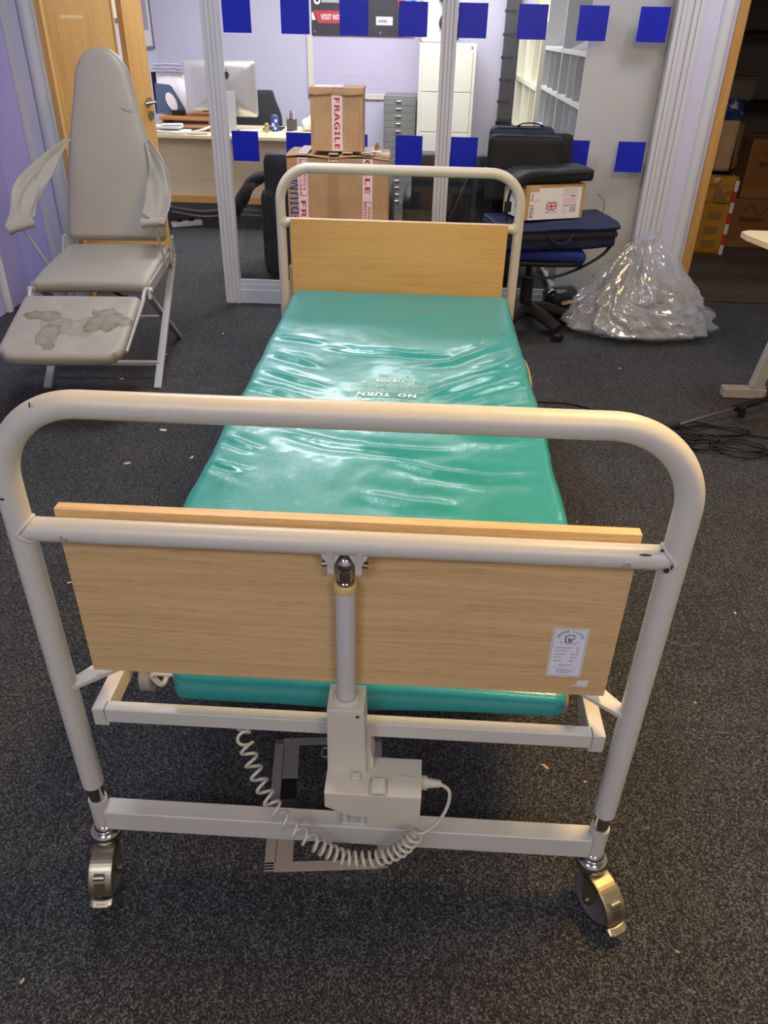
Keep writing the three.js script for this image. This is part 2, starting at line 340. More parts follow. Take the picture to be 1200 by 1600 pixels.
// ceiling panels
for (const [x, z, w, dd, col, I, label] of PANELS) {
  const t = thing('ceiling_light', label, 'light', [x, CEIL, z]);
  part(t, 'frame', [box(w + 0.04, 0.02, 0.02, 0, -0.01, dd / 2 + 0.01), box(w + 0.04, 0.02, 0.02, 0, -0.01, -dd / 2 - 0.01), box(0.02, 0.02, dd, w / 2 + 0.01, -0.01, 0), box(0.02, 0.02, dd, -w / 2 - 0.01, -0.01, 0)], M.white);
  part(t, 'diffuser_panel', box(w, 0.008, dd, 0, -0.006, 0), std(0xffffff, 0.6, { emissive: col, emissiveIntensity: 2.5 }));
  const L = new THREE.RectAreaLight(col, I, w, dd); L.position.set(0, -0.014, 0); L.rotation.x = -Math.PI / 2; L.castShadow = true; t.add(L);
}

// ---------------------------------------------------------------- the hospital bed
const bed = thing('hospital_bed', 'cream tubular hospital bed with beech end boards and a lifting column', 'bed');
const W2 = 0.475, R = 0.0195;
function endFrame(name, z, dy) {
  const f = part(bed, name, sweep(fillet([V(-W2, 0.271 + dy, z), V(-W2, 1.047 + dy, z), V(W2, 1.047 + dy, z), V(W2, 0.271 + dy, z)], 0.125, 20), R, 28), M.paint);
  part(f, 'middle_rail', sweep([V(-W2 + 0.006, 0.844 + dy, z), V(0, 0.844 + dy, z), V(W2 - 0.006, 0.844 + dy, z)], 0.0185, 28), M.paint);
  const weld = (s) => { const pts = []; for (let k = 0; k <= 40; k++) { const a = k / 40 * Math.PI * 2, y = Math.cos(a) * 0.0195, zz = Math.sin(a) * 0.0195; pts.push(V(s * (W2 - Math.sqrt(Math.max(0, R * R - zz * zz * 0.98)) - 0.001), 0.844 + dy + y, z + zz)); } return sweep(pts, 0.0032, 8); };
  for (const s of [-1, 1]) part(f, 'weld_bead', weld(s), M.paint);
  return f;
}
const footFrame = endFrame('foot_frame', 0, 0), headFrame = endFrame('head_frame', -2.29, -0.039);
for (const x of [-0.405, 0.404]) part(footFrame, 'screw', [cyl(0.0048, 0.0052, 0.004, 0, 0, 0, 18).rotateX(Math.PI / 2).translate(x, 0.842, 0.0195), box(0.007, 0.001, 0.0006, x, 0.842, 0.0216)], std(0xc4c0b6, 0.35, { metalness: 0.5 }));
// bare metal where the cream paint has chipped
for (const [x, y, z, a, b, rx] of [[0.452, 0.862, 0.009, 0.0032, 0.0022, -1.0], [0.461, 0.835, 0.0195, 0.0052, 0.0046, 0.2], [0.466, 0.842, 0.0208, 0.0016, 0.004, 0], [0.428, 0.857, 0.0145, 0.009, 0.0016, -0.75], [-0.478, 0.905, 0.0195, 0.003, 0.002, 0], [-0.4945, 0.885, 0.004, 0.0025, 0.0035, 0], [-0.405, 1.052, 0.0185, 0.001, 0.004, -0.2]])
  part(footFrame, 'paint_chip', cyl(1, 1, 1, 0, 0, 0, 9).scale(a, 0.0012, b).rotateX(Math.PI / 2 + rx).translate(x, y, z), std(0x3a2f28, 0.7), 'dark chip in the paint');
for (const s of [-1, 1]) {
  for (const [z, dy] of [[0, 0], [-2.29, -0.039]]) {
    part(bed, 'lift_rod', cyl(0.0142, 0.0142, 0.16, s * W2, 0.25 + dy, z), M.chrome, 'polished steel rod');
    part(bed, 'leg_socket', [cyl(0.0175, 0.0175, 0.082, s * W2, 0.186, z, 28)], M.paint);
  }
}
for (const [z, n] of [[0, 'foot_base_rail'], [-2.29, 'head_base_rail']]) part(bed, n, muv(span(-0.462, 0.462, 0.157, 0.208, z - 0.017, z + 0.019, 0.003)), M.paint);
part(bed, 'foot_board', muv(span(-0.43, 0.43, 0.544, 0.868, -0.0385, -0.0195, 0.0012), false, 0.1, 0.1), M.board, 'beech board behind the foot rail');
part(bed, 'head_board', muv(span(-0.432, 0.432, 0.50, 0.826, -2.2695, -2.2515, 0.0012), false, 0.5, 0.3), M.head, 'beech board in front of the head rail');
// deck frame
for (const s of [-1, 1]) {
  part(bed, 'side_rail', muv(span(s * 0.449, s * 0.423, 0.415, 0.455, -2.27, -0.012, 0.002)), M.paint);
  part(bed, 'hook_bracket', muv(extrude([[-0.463, -0.016], [-0.457, 0.010], [-0.385, -0.05], [-0.40, -0.078], [-0.437, -0.052]].map(([a, b]) => [-s * a, b]), 0.006, 0.001).rotateX(Math.PI / 2).translate(0, 0.53, 0)), M.paint);
  part(bed, 'roller', [cyl(0.034, 0.034, 0.02, 0, 0, 0, 28).rotateZ(Math.PI / 2).translate(s * 0.395, 0.41, -0.15), cyl(0.012, 0.012, 0.03, 0, 0, 0, 20).rotateZ(Math.PI / 2).translate(s * 0.395, 0.41, -0.15)], std(0xa9a59c, 0.5));
}
part(bed, 'deck_cross_rail', muv(span(-0.43, 0.43, 0.424, 0.455, -0.035, -0.012, 0.002)), M.paint);
part(bed, 'deck_cross_rail', muv(span(-0.43, 0.43, 0.415, 0.455, -2.27, -2.235, 0.002)), M.paint);
for (let k = 0; k < 12; k++) part(bed, 'deck_slat', span(-0.43, 0.43, 0.434, 0.444, -0.22 - k * 0.175, -0.16 - k * 0.175, 0.002), M.paint);
for (const s of [-1, 1]) part(bed, 'mattress_retainer', sweep(fillet([V(s * 0.20 + 0.02, 0.492, -0.07), V(s * 0.37 + 0.01, 0.492, -0.07), V(s * 0.35 + 0.01, 0.452, -0.075), V(s * 0.34 + 0.01, 0.487, -0.13)], 0.009, 6), 0.005, 12), M.paintSmooth);
// stickers on the foot board
const stickerTex = canvasTex(448, 832, (g, w, h) => {
  g.fillStyle = '#e6e6ea'; g.fillRect(0, 0, w, h); g.strokeStyle = '#1d2547'; g.lineWidth = 5; const q = 34; g.beginPath(); g.moveTo(16 + q, 16); g.lineTo(w - 16 - q, 16); g.quadraticCurveTo(w - 16, 16, w - 16, 16 + q); g.lineTo(w - 16, h - 16 - q); g.quadraticCurveTo(w - 16, h - 16, w - 16 - q, h - 16); g.lineTo(16 + q, h - 16); g.quadraticCurveTo(16, h - 16, 16, h - 16 - q); g.lineTo(16, 16 + q); g.quadraticCurveTo(16, 16, 16 + q, 16); g.stroke();
  g.fillStyle = '#1a2244'; g.textAlign = 'center'; g.font = 'bold 56px sans-serif';
  'SAFER LIFTS'.split('').forEach((c, i) => { const a = (i - 5) * 0.25; g.save(); g.translate(224 + Math.sin(a) * 146, 200 - Math.cos(a) * 126); g.rotate(a); g.fillText(c, 0, 0); g.restore(); });
  g.lineWidth = 13; g.beginPath(); g.moveTo(292, 138); g.quadraticCurveTo(225, 92, 166, 140); g.lineTo(172, 240); g.lineTo(272, 244); g.stroke();
  g.lineWidth = 11; g.beginPath(); g.moveTo(200, 160); g.lineTo(216, 222); g.lineTo(230, 172); g.lineTo(244, 222); g.lineTo(268, 160); g.moveTo(258, 178); g.lineTo(298, 168); g.stroke();
  g.font = '20px sans-serif'; 'SERVICE - REPAIR - INSPECTION'.split('').forEach((c, i) => { const a = (i - 14) * 0.078; g.save(); g.translate(224 + Math.sin(a) * 140, 175 + Math.cos(a) * 112); g.rotate(-a); g.fillText(c, 0, 0); g.restore(); });
  g.textAlign = 'left'; g.font = 'bold 23px sans-serif';
  [['LOLER Examination', 340], ['Annual Service', 392], ['Completed On', 452], ['Next Due', 505], ['Signature', 565]].forEach(([t, y]) => g.fillText(t, 58, y));
  g.strokeStyle = '#1a2244'; g.lineWidth = 3; g.strokeRect(335, 318, 28, 26); g.strokeRect(335, 368, 28, 26); g.font = 'italic 36px serif'; g.fillText('04.25', 275, 452); g.fillText('04.26', 268, 508); g.fillText('GRE', 250, 566); g.fillText('x', 340, 392);
  g.font = 'bold 22px sans-serif'; g.textAlign = 'center'; g.fillText('Job Ref Number', 224, 630); g.font = 'italic 26px serif'; g.fillText('92147', 190, 658); g.fillRect(60, 670, 330, 2);
  g.font = 'bold 21px sans-serif'; g.fillText('saferliftsgroup.co.uk', 224, 722); g.fillText('www.saferlifts.co.uk', 224, 748); g.fillText('01234 500852', 224, 774);
});
part(bed, 'service_sticker', flatUv((() => { const q = new THREE.Shape(), x = 0.3285, y = 0.585, w = 0.0555, h = 0.103, r = 0.004; q.moveTo(x + r, y); q.lineTo(x + w - r, y); q.quadraticCurveTo(x + w, y, x + w, y + r); q.lineTo(x + w, y + h - r); q.quadraticCurveTo(x + w, y + h, x + w - r, y + h); q.lineTo(x + r, y + h); q.quadraticCurveTo(x, y + h, x, y + h - r); q.lineTo(x, y + r); q.quadraticCurveTo(x, y, x + r, y); return new THREE.ExtrudeGeometry(q, { depth: 0.0004, bevelEnabled: false }).translate(0, 0, -0.0194); })(), 0.3285, 0.384, 0.585, 0.688), std(0xffffff, 0.4, { map: stickerTex }), 'white printed service sticker');
part(bed, 'torn_label', [extrude([[0.374, 0.563], [0.399, 0.566], [0.399, 0.578], [0.3805, 0.5765], [0.382, 0.57]], 0.0004, 0).translate(0, 0, -0.0194), extrude([[0.366, 0.5618], [0.399, 0.5625], [0.399, 0.5665], [0.378, 0.5645]], 0.0004, 0).translate(0, 0, -0.0194), extrude([[0.371, 0.572], [0.373, 0.5685], [0.3765, 0.5655], [0.3735, 0.567]], 0.0004, 0).translate(0, 0, -0.0194)], std(0xe2e0e2, 0.5), 'torn scrap of white label');

// lifting column
const col = part(bed, 'lift_column', sweep([V(0.003, 0.50, 0.001), V(0.003, 0.768, 0.001)], 0.0155, 28), std(0xc9c5bf, 0.4), 'pale grey column tube');
part(col, 'collar', lathe([[0.0146, 0], [0.0172, 0.001], [0.0172, 0.013], [0.0152, 0.0155], [0.0128, 0.015]], 32).translate(0.003, 0.758, 0.001), M.ivory, 'yellowed plastic ring');
part(col, 'rod_end', [cyl(0.0115, 0.0115, 0.05, 0.003, 0.79, 0.001, 28), new THREE.SphereGeometry(0.0148, 24, 16).scale(1, 1.15, 0.9).translate(0.003, 0.807, 0.001), cyl(0.013, 0.0115, 0.006, 0.003, 0.774, 0.001, 28)], M.chrome, 'polished eye end');
part(col, 'pivot_pin', [rod(V(-0.031, 0.806, 0.001), V(0.037, 0.806, 0.001), 0.005)], M.steel);
for (const s of [-1, 1]) part(bed, 'clevis_lug', [extrude([[-0.016, 0.833], [0.016, 0.833], [0.0095, 0.805], [0.0095, 0.796], [0.006, 0.7905], [-0.006, 0.7905], [-0.0095, 0.796], [-0.0095, 0.805]], 0.008, 0.0012).rotateY(Math.PI / 2).translate(0.003 + s * 0.0205 - 0.004, 0, 0.001), extrude([[-0.014, 0.832], [0.014, 0.832], [0.0055, 0.817], [-0.0055, 0.817]], 0.020, 0.002).translate(0.003 + s * 0.0205, 0, -0.009)], M.paint);
const hsg = part(bed, 'motor_housing', [extrude([[-0.0265, 0.37], [0.038, 0.37], [0.0325, 0.53], [-0.0245, 0.53]], 0.056, 0.002).translate(0, 0, -0.026),
  extrude([[-0.027, 0.345], [0.018, 0.3235], [0.1335, 0.3235], [0.1335, 0.379], [-0.027, 0.379]], 0.078, 0.002).translate(0, 0, -0.003)], M.plastic, 'cream plastic motor housing');
part(hsg, 'gaiter_ring', lathe([[0.0155, 0.004], [0.019, 0.006], [0.022, 0.003], [0.0235, -0.004], [0.0245, -0.008]], 36).translate(0.003, 0.533, 0.002), M.plastic);
part(hsg, 'side_rib', extrude([[0.034, 0.376], [0.05, 0.376], [0.05, 0.40], [0.044, 0.425], [0.034, 0.43]], 0.04, 0.001).translate(0, 0, -0.022), M.plastic);
part(hsg, 'latch', [soft(0.028, 0.012, 0.030, 0.003, [4, 3, 4], (o) => { o.x *= o.y > 0 ? 0.84 : 1.12; return o; }).translate(0.062, 0.386, 0.062), rbox(0.021, 0.002, 0.012, 0.062, 0.3925, 0.056, 0.0008)], M.plastic);
part(hsg, 'catch', rbox(0.015, 0.008, 0.012, 0.022, 0.384, 0.042, 0.002), M.plastic);
part(hsg, 'vent_slot', span(0.085, 0.122, 0.3815, 0.3832, 0.034, 0.040, 0.0006), M.plastic);
part(hsg, 'side_opening', span(0.0336, 0.0348, 0.43, 0.46, -0.006, 0.004), M.black);
part(hsg, 'release_wire', sweep(fillet([V(-0.022, 0.402, -0.0), V(-0.040, 0.402, 0.0), V(-0.043, 0.384, 0.004), V(-0.024, 0.384, 0.004)], 0.006, 6), 0.0016, 10), M.steel, 'bent wire pull');
part(hsg, 'case_screw', cyl(0.0028, 0.0028, 0.001, 0, 0, 0, 14).rotateX(Math.PI / 2).translate(0.024, 0.521, 0.0335), M.steel);
part(bed, 'motor_lug', [muv(span(-0.006, 0.004, 0.206, 0.33, -0.010, 0.012, 0.002)), muv(span(0.026, 0.036, 0.206, 0.33, -0.010, 0.012, 0.002)), rbox(0.046, 0.008, 0.028, 0.015, 0.2095, 0.001, 0.003)], M.paint);
const plug = part(hsg, 'cable_plug', [cyl(0.0125, 0.0125, 0.014, 0, 0, 0, 24).rotateZ(Math.PI / 2).translate(0.139, 0.362, 0.030), cyl(0.0095, 0.0062, 0.026, 0, 0, 0, 20).rotateZ(Math.PI / 2).translate(0.157, 0.362, 0.030)], M.plastic);
{ // curly lead: straight start, then a coil along a hanging curve
  const lead = smooth([V(0.168, 0.362, 0.030), V(0.184, 0.352, 0.034), V(0.186, 0.330, 0.04), V(0.176, 0.300, 0.05), V(0.155, 0.272, 0.058), V(0.143, 0.262, 0.060)], 24);
  const mid = [V(0.133, 0.266, 0.062), V(0.104, 0.221, 0.068), V(0.058, 0.193, 0.07), V(0.006, 0.191, 0.07), V(-0.052, 0.228, 0.068), V(-0.093, 0.262, 0.06), V(-0.129, 0.295, 0.04), V(-0.164, 0.329, 0.0), V(-0.185, 0.361, -0.03), V(-0.197, 0.369, -0.06), V(-0.195, 0.40, -0.08)];
  const cv = new THREE.CatmullRomCurve3(mid, false, 'centripetal'), n = 900, turns = 28, out = []; let u = V(0, 1, 0);
  for (let i = 0; i <= n; i++) {
    const t0 = i / n, t = t0 < 0.56 ? t0 * (0.43 / 0.56) : 0.43 + (t0 - 0.56) * (0.57 / 0.44), p = cv.getPointAt(t), T0 = cv.getTangentAt(t); u.addScaledVector(T0, -u.dot(T0)).normalize();
    const w = new THREE.Vector3().crossVectors(T0, u), a = t0 * turns * 2 * Math.PI, rad = 0.0125 * sm(0, 0.015, t0) * sm(1, 0.985, t0);
    out.push(p.addScaledVector(u, Math.cos(a) * rad).addScaledVector(w, Math.sin(a) * rad));
  }
  part(plug, 'lead', sweep([...lead, out[0]], 0.0031, 10), M.plastic); part(plug, 'curly_lead', sweep(out, 0.0031, 8), M.plastic, 'coiled cream lead hanging under the housing');
}
part(bed, 'power_cable', sweep(smooth([V(0.455, 0.44, -1.86), V(0.485, 0.45, -1.80), V(0.497, 0.44, -1.65), V(0.490, 0.36, -1.45), V(0.48, 0.2, -1.35), V(0.5, 0.01, -1.4)], 40), 0.0035, 10), M.ivory, 'beige cable looping down beside the mattress');
// castors with foot brakes
const padTex = canvasTex(256, 96, (g, w, h) => { g.fillStyle = '#b3a988'; g.fillRect(0, 0, w, h); g.strokeStyle = '#6d6550'; g.lineWidth = 4; g.strokeRect(6, 6, w - 12, h - 12); g.translate(w, h); g.rotate(Math.PI); g.fillStyle = '#5b533f'; g.font = 'bold 58px sans-serif'; g.textAlign = 'center'; g.fillText('TENTE', w / 2, 70); });
function castor(x, z, turn, braked) {
  const c = new THREE.Group(); c.name = 'castor'; c.position.set(x, 0, z); c.rotation.y = turn; bed.add(c);
  const cz = 0.030, cy = 0.050, ro = 0.0625;
  part(c, 'swivel_ring', lathe([[0.0, 0.158], [0.0175, 0.158], [0.0185, 0.145], [0.022, 0.143], [0.0285, 0.140], [0.032, 0.133], [0.032, 0.124], [0.0285, 0.116], [0.022, 0.110], [0, 0.108]], 40), M.chrome, 'chrome swivel ring');
  const arc = []; for (let k = 0; k <= 20; k++) { const a = (122 - k / 20 * 118) * Math.PI / 180; arc.push([Math.cos(a), Math.sin(a) * (a < 1.57 ? 1 : 1)]); }
  const prof = [...arc.map(([a, b]) => [cz + a * ro, cy + b * ro]), ...arc.slice().reverse().map(([a, b]) => [cz + a * (ro - 0.004), cy + b * (ro - 0.004)])];
  const hood = extrude(prof, 0.038, 0.0012).rotateY(-Math.PI / 2).translate(0.019, 0, 0);
  const side = (s) => extrude([...arc.slice(2, 10).map(([a, b]) => [cz + a * ro, cy + b * ro]), [cz + 0.013, cy], [cz + 0.008, cy - 0.010], [cz - 0.008, cy - 0.010], [cz - 0.013, cy]], 0.0028, 0.0008).rotateY(-Math.PI / 2).translate(s * 0.0195 + 0.0014, 0, 0);
  const rim = (s) => extrude([...arc.map(([a, b]) => [cz + a * ro, cy + b * ro]), ...arc.slice().reverse().map(([a, b]) => [cz + a * (ro - 0.010), cy + b * (ro - 0.010)])], 0.0028, 0.0008).rotateY(-Math.PI / 2).translate(s * 0.0195 + 0.0014, 0, 0);
  part(c, 'fork', [hood, side(-1), side(1), rim(-1), rim(1)], M.zinc, 'curved steel castor hood');
  part(c, 'wheel', lathe([[0.0, -0.0135], [0.014, -0.0135], [0.017, -0.010], [0.034, -0.010], [0.037, -0.0135], [0.045, -0.014], [0.0492, -0.011], [0.05, -0.005], [0.05, 0.005], [0.0492, 0.011], [0.045, 0.014], [0.037, 0.0135], [0.034, 0.010], [0.017, 0.010], [0.014, 0.0135], [0, 0.0135]], 44).rotateZ(Math.PI / 2).translate(0, cy, cz), std(0x6f6c66, 0.55), 'grey castor wheel');
  part(c, 'axle', [rod(V(-0.026, cy, cz), V(0.026, cy, cz), 0.006)], M.steel);
  if (braked) {
    const on = (deg, r, w, hgt, len) => { const a = deg * Math.PI / 180; return rbox(w, hgt, len, 0, 0, 0, 0.0015).rotateX(Math.PI / 2 - a).translate(0, cy + Math.sin(a) * r, cz + Math.cos(a) * r); };
    const b = part(c, 'brake_pedal', [soft(0.042, 0.007, 0.017, 0.002, [6, 2, 4], (o) => { o.z += -o.x * o.x * 9; return o; }).rotateX(0.55).translate(0, 0.040, cz + 0.070)], M.zinc, 'brake pedal with raised lettering');
    part(b, 'pedal_plate', (() => { const g = box(0.028, 0.0006, 0.0095, 0, 0.0038, 0.001); const p = g.attributes.position, uv = new Float32Array(p.count * 2); for (let i = 0; i < p.count; i++) { uv[2 * i] = p.getX(i) / 0.028 + 0.5; uv[2 * i + 1] = 0.5 - (p.getZ(i) - 0.001) / 0.0095; } g.setAttribute('uv', new THREE.BufferAttribute(uv, 2)); return g.rotateX(0.55).translate(0, 0.040, cz + 0.070); })(), std(0xffffff, 0.4, { map: padTex, metalness: 0.6 }));
    part(c, 'release_button', [cyl(0.008, 0.008, 0.02, 0, 0, 0, 20).rotateZ(Math.PI / 2).scale(1, 0.8, 0.9).translate(0, cy + Math.sin(0.72) * (ro + 0.0015), cz + Math.cos(0.72) * (ro + 0.0015))], M.steel, 'steel release button');
    part(c, 'button_recess', on(22, ro + 0.0006, 0.02, 0.0016, 0.020), std(0x7d7055, 0.4, { metalness: 0.8 }));
  }
}
castor(-W2, 0, 0.10, true); castor(W2, 0, 0.5, true); castor(-W2, -2.29, 2.6, false); castor(W2, -2.29, -2.4, false);

// ---------------------------------------------------------------- mattress
const ridges = [
  [[-0.40, -1.50], [-0.28, -1.45], [-0.18, -1.37]], [[-0.23, -1.58], [-0.1, -1.55], [0.07, -1.53], [0.23, -1.55]], [[-0.40, -1.37], [-0.26, -1.28], [-0.15, -1.22]],
  [[0.43, -1.68], [0.33, -1.61], [0.2, -1.48], [0.05, -1.42]], [[0.40, -1.45], [0.23, -1.29], [0.12, -1.18]], [[-0.43, -1.23], [-0.32, -1.19], [-0.18, -1.11]],
  [[0.44, -1.36], [0.33, -1.28], [0.17, -1.15]], [[0.02, -1.84], [0.21, -2.05], [0.42, -2.22]], [[-0.41, -1.88], [-0.22, -2.09], [-0.03, -2.24]],
  [[-0.30, -0.95], [-0.12, -0.87], [0.05, -0.84], [0.24, -0.85]], [[0.0, -0.81], [0.15, -0.74], [0.28, -0.72], [0.42, -0.74]], [[-0.41, -0.88], [-0.29, -0.81]],
  [[-0.41, -0.74], [-0.30, -0.70]], [[-0.05, -0.63], [0.09, -0.59], [0.23, -0.575]], [[0.45, -1.56], [0.38, -1.46], [0.26, -1.39]], [[-0.41, -1.66], [-0.30, -1.64], [-0.2, -1.6]],
  [[-0.42, -1.09], [-0.3, -1.03], [-0.15, -1.0]], [[0.44, -1.17], [0.3, -1.09], [0.14, -1.04]], [[0.44, -0.98], [0.34, -0.94], [0.2, -0.95]],
];
const rAmp = [0.009, 0.011, 0.009, 0.008, 0.008, 0.009, 0.010, 0.005, 0.004, 0.009, 0.010, 0.006, 0.006, 0.007, 0.007, 0.006, 0.008, 0.009, 0.007], rW = [0.016, 0.014, 0.015, 0.018, 0.016, 0.015, 0.017, 0.03, 0.035, 0.017, 0.018, 0.012, 0.012, 0.022, 0.014, 0.016, 0.016, 0.018, 0.018];
function wrinkle(x, z) {
  let y = 0;
  for (let k = 0; k < ridges.length; k++) {
    const P = ridges[k]; let best = 9, sgn = 1, tt = 0; const n = P.length - 1;
    for (let i = 0; i < n; i++) {
      const ax = P[i][0], az = P[i][1], dx = P[i + 1][0] - ax, dz = P[i + 1][1] - az, L = dx * dx + dz * dz, t = clamp(((x - ax) * dx + (z - az) * dz) / L, 0, 1), ex = x - ax - t * dx, ez = z - az - t * dz, d = Math.hypot(ex, ez);
      if (d < best) { best = d; sgn = Math.sign(dx * ez - dz * ex); tt = (i + t) / n; }
    }
    if (best > 0.16) continue;
    const w = rW[k] * 0.9, s = best * sgn, fade = sm(-0.02, 0.3, tt) * sm(1.02, 0.6, tt) * (0.75 + 0.5 * vn(x * 14, z * 14, k));
    y += 0.72 * rAmp[k] * fade * (Math.exp(-((s / w) ** 2)) - 0.55 * Math.exp(-(((Math.abs(s) - 2.1 * w) / (1.5 * w)) ** 2)));
  }
  const e = sm(0.26, 0.42, Math.abs(x - 0.015)) * sm(-2.1, -1.7, -Math.abs(z));
  y += e * 0.0026 * (fbm(x * 3 + 5, z * 17 + x * 9 * Math.sign(x), 77, 3) - 0.5) * 2;
  y += (fbm(x * 5, z * 4, 91, 3) - 0.5) * 0.010 * sm(-2.0, -1.6, z) + (fbm(x * 30, z * 22, 93, 2) - 0.5) * 0.0014;
  return y;
}
const MX = 0.015, MY = 0.497, MZ = -1.19, MW = 0.885, MH = 0.112, MD = 2.10;
const mattress = thing('mattress', 'creased green vinyl pressure mattress lying on the hospital bed', 'mattress', [0, 0, 0]);
part(mattress, 'cover', (() => {
  const g = soft(MW, MH, MD, 0.026, [150, 8, 330], (o, a) => {
    const x = o.x + MX, z = o.z + MZ, top = sm(0, MH / 2, o.y);
    if (o.y > -0.03) o.y += wrinkle(x, z) * top;
    const side = sm(MW / 2 - 0.06, MW / 2, Math.abs(o.x)); o.x += Math.sign(o.x) * side * ((fbm(z * 5, o.y * 14 + (o.x > 0 ? 9 : 0), 55, 3) - 0.5) * 0.016) * sm(1.05, 0.95, Math.abs(o.z));
    return o;
  }).translate(MX, MY, MZ);
  return muv2(g);
})(), M.vinylGreen);
function muv2(g) { const p = g.attributes.position, uv = g.attributes.uv; for (let i = 0; i < p.count; i++) uv.setXY(i, p.getX(i) + p.getY(i) * 0.3, p.getZ(i) + p.getY(i) * 0.7); return g; }
const printTex = canvasTex(1024, 1024, (g, w, h) => { // black ground, white print: used as alpha
  g.fillStyle = '#000'; g.fillRect(0, 0, w, h); g.fillStyle = '#fff'; g.strokeStyle = '#fff'; g.textAlign = 'center';
  g.lineWidth = 6; g.beginPath(); g.ellipse(512, 250, 470, 130, 0, 0, 7); g.stroke(); g.font = 'bold 74px sans-serif'; g.fillText('TOP SURFACE', 512, 270); g.lineWidth = 5; g.beginPath(); g.arc(840, 330, 46, 0, 7); g.stroke(); g.font = 'bold 60px sans-serif'; g.fillText('R', 840, 350); g.fillText('HK', 740, 372);
  g.font = 'bold 140px sans-serif'; g.save(); g.translate(512, 540); g.scale(1.12, 0.95); g.fillText('NO  TURN', 0, 0); g.restore();
  g.lineWidth = 4; g.strokeRect(30, 575, 940, 200);
  g.font = '22px sans-serif'; for (let k = 0; k < 6; k++) { g.textAlign = 'left'; g.fillText('WIPE CLEAN WITH A DAMP CLOTH. RINSE AND DRY', 50, 605 + k * 30, 470); if (k < 3) g.fillText('DO NOT USE PHENOL. KEEP FROM FIRE', 570, 605 + k * 30, 370); }
  g.font = 'bold 56px sans-serif'; g.fillText('CE', 590, 745); g.font = '20px sans-serif'; g.fillText('REF 4012 REV 3 SIZE 88', 690, 742);
  g.lineWidth = 6; g.strokeRect(190, 815, 600, 120); g.font = 'bold 84px sans-serif'; g.textAlign = 'center'; g.fillText('FEB 2008', 490, 905);
});
part(mattress, 'printed_marking', (() => {
  const x0 = -0.115, x1 = 0.135, z0 = -1.335, z1 = -1.05;
  return sheet(90, 90, (u, v) => { const x = x1 - u * (x1 - x0), z = z0 + v * (z1 - z0); return V(x, MY + MH / 2 + wrinkle(x, z) + 0.0026, z); });
})(), std(0xf2f8f4, 0.6, { alphaMap: printTex, transparent: true }), 'white printed marking reading FEB 2008 and NO TURN');
part(mattress, 'foot_flap', (() => muv2(soft(0.70, 0.078, 0.05, 0.02, [60, 8, 8], (o) => { o.y += (fbm(o.x * 6, 2, 12, 2) - 0.5) * 0.006; if (o.x > 0.1) o.y += 0.0; o.y *= 1 - 0.28 * sm(-0.1, 0.35, o.x); if (o.y < 0) o.y += 0.018 * sm(-0.1, 0.35, o.x) * 0; return o; }).translate(0.034, 0.474, -0.078)))(), M.vinylGreen, 'end of the green cover folded down under the foot board');

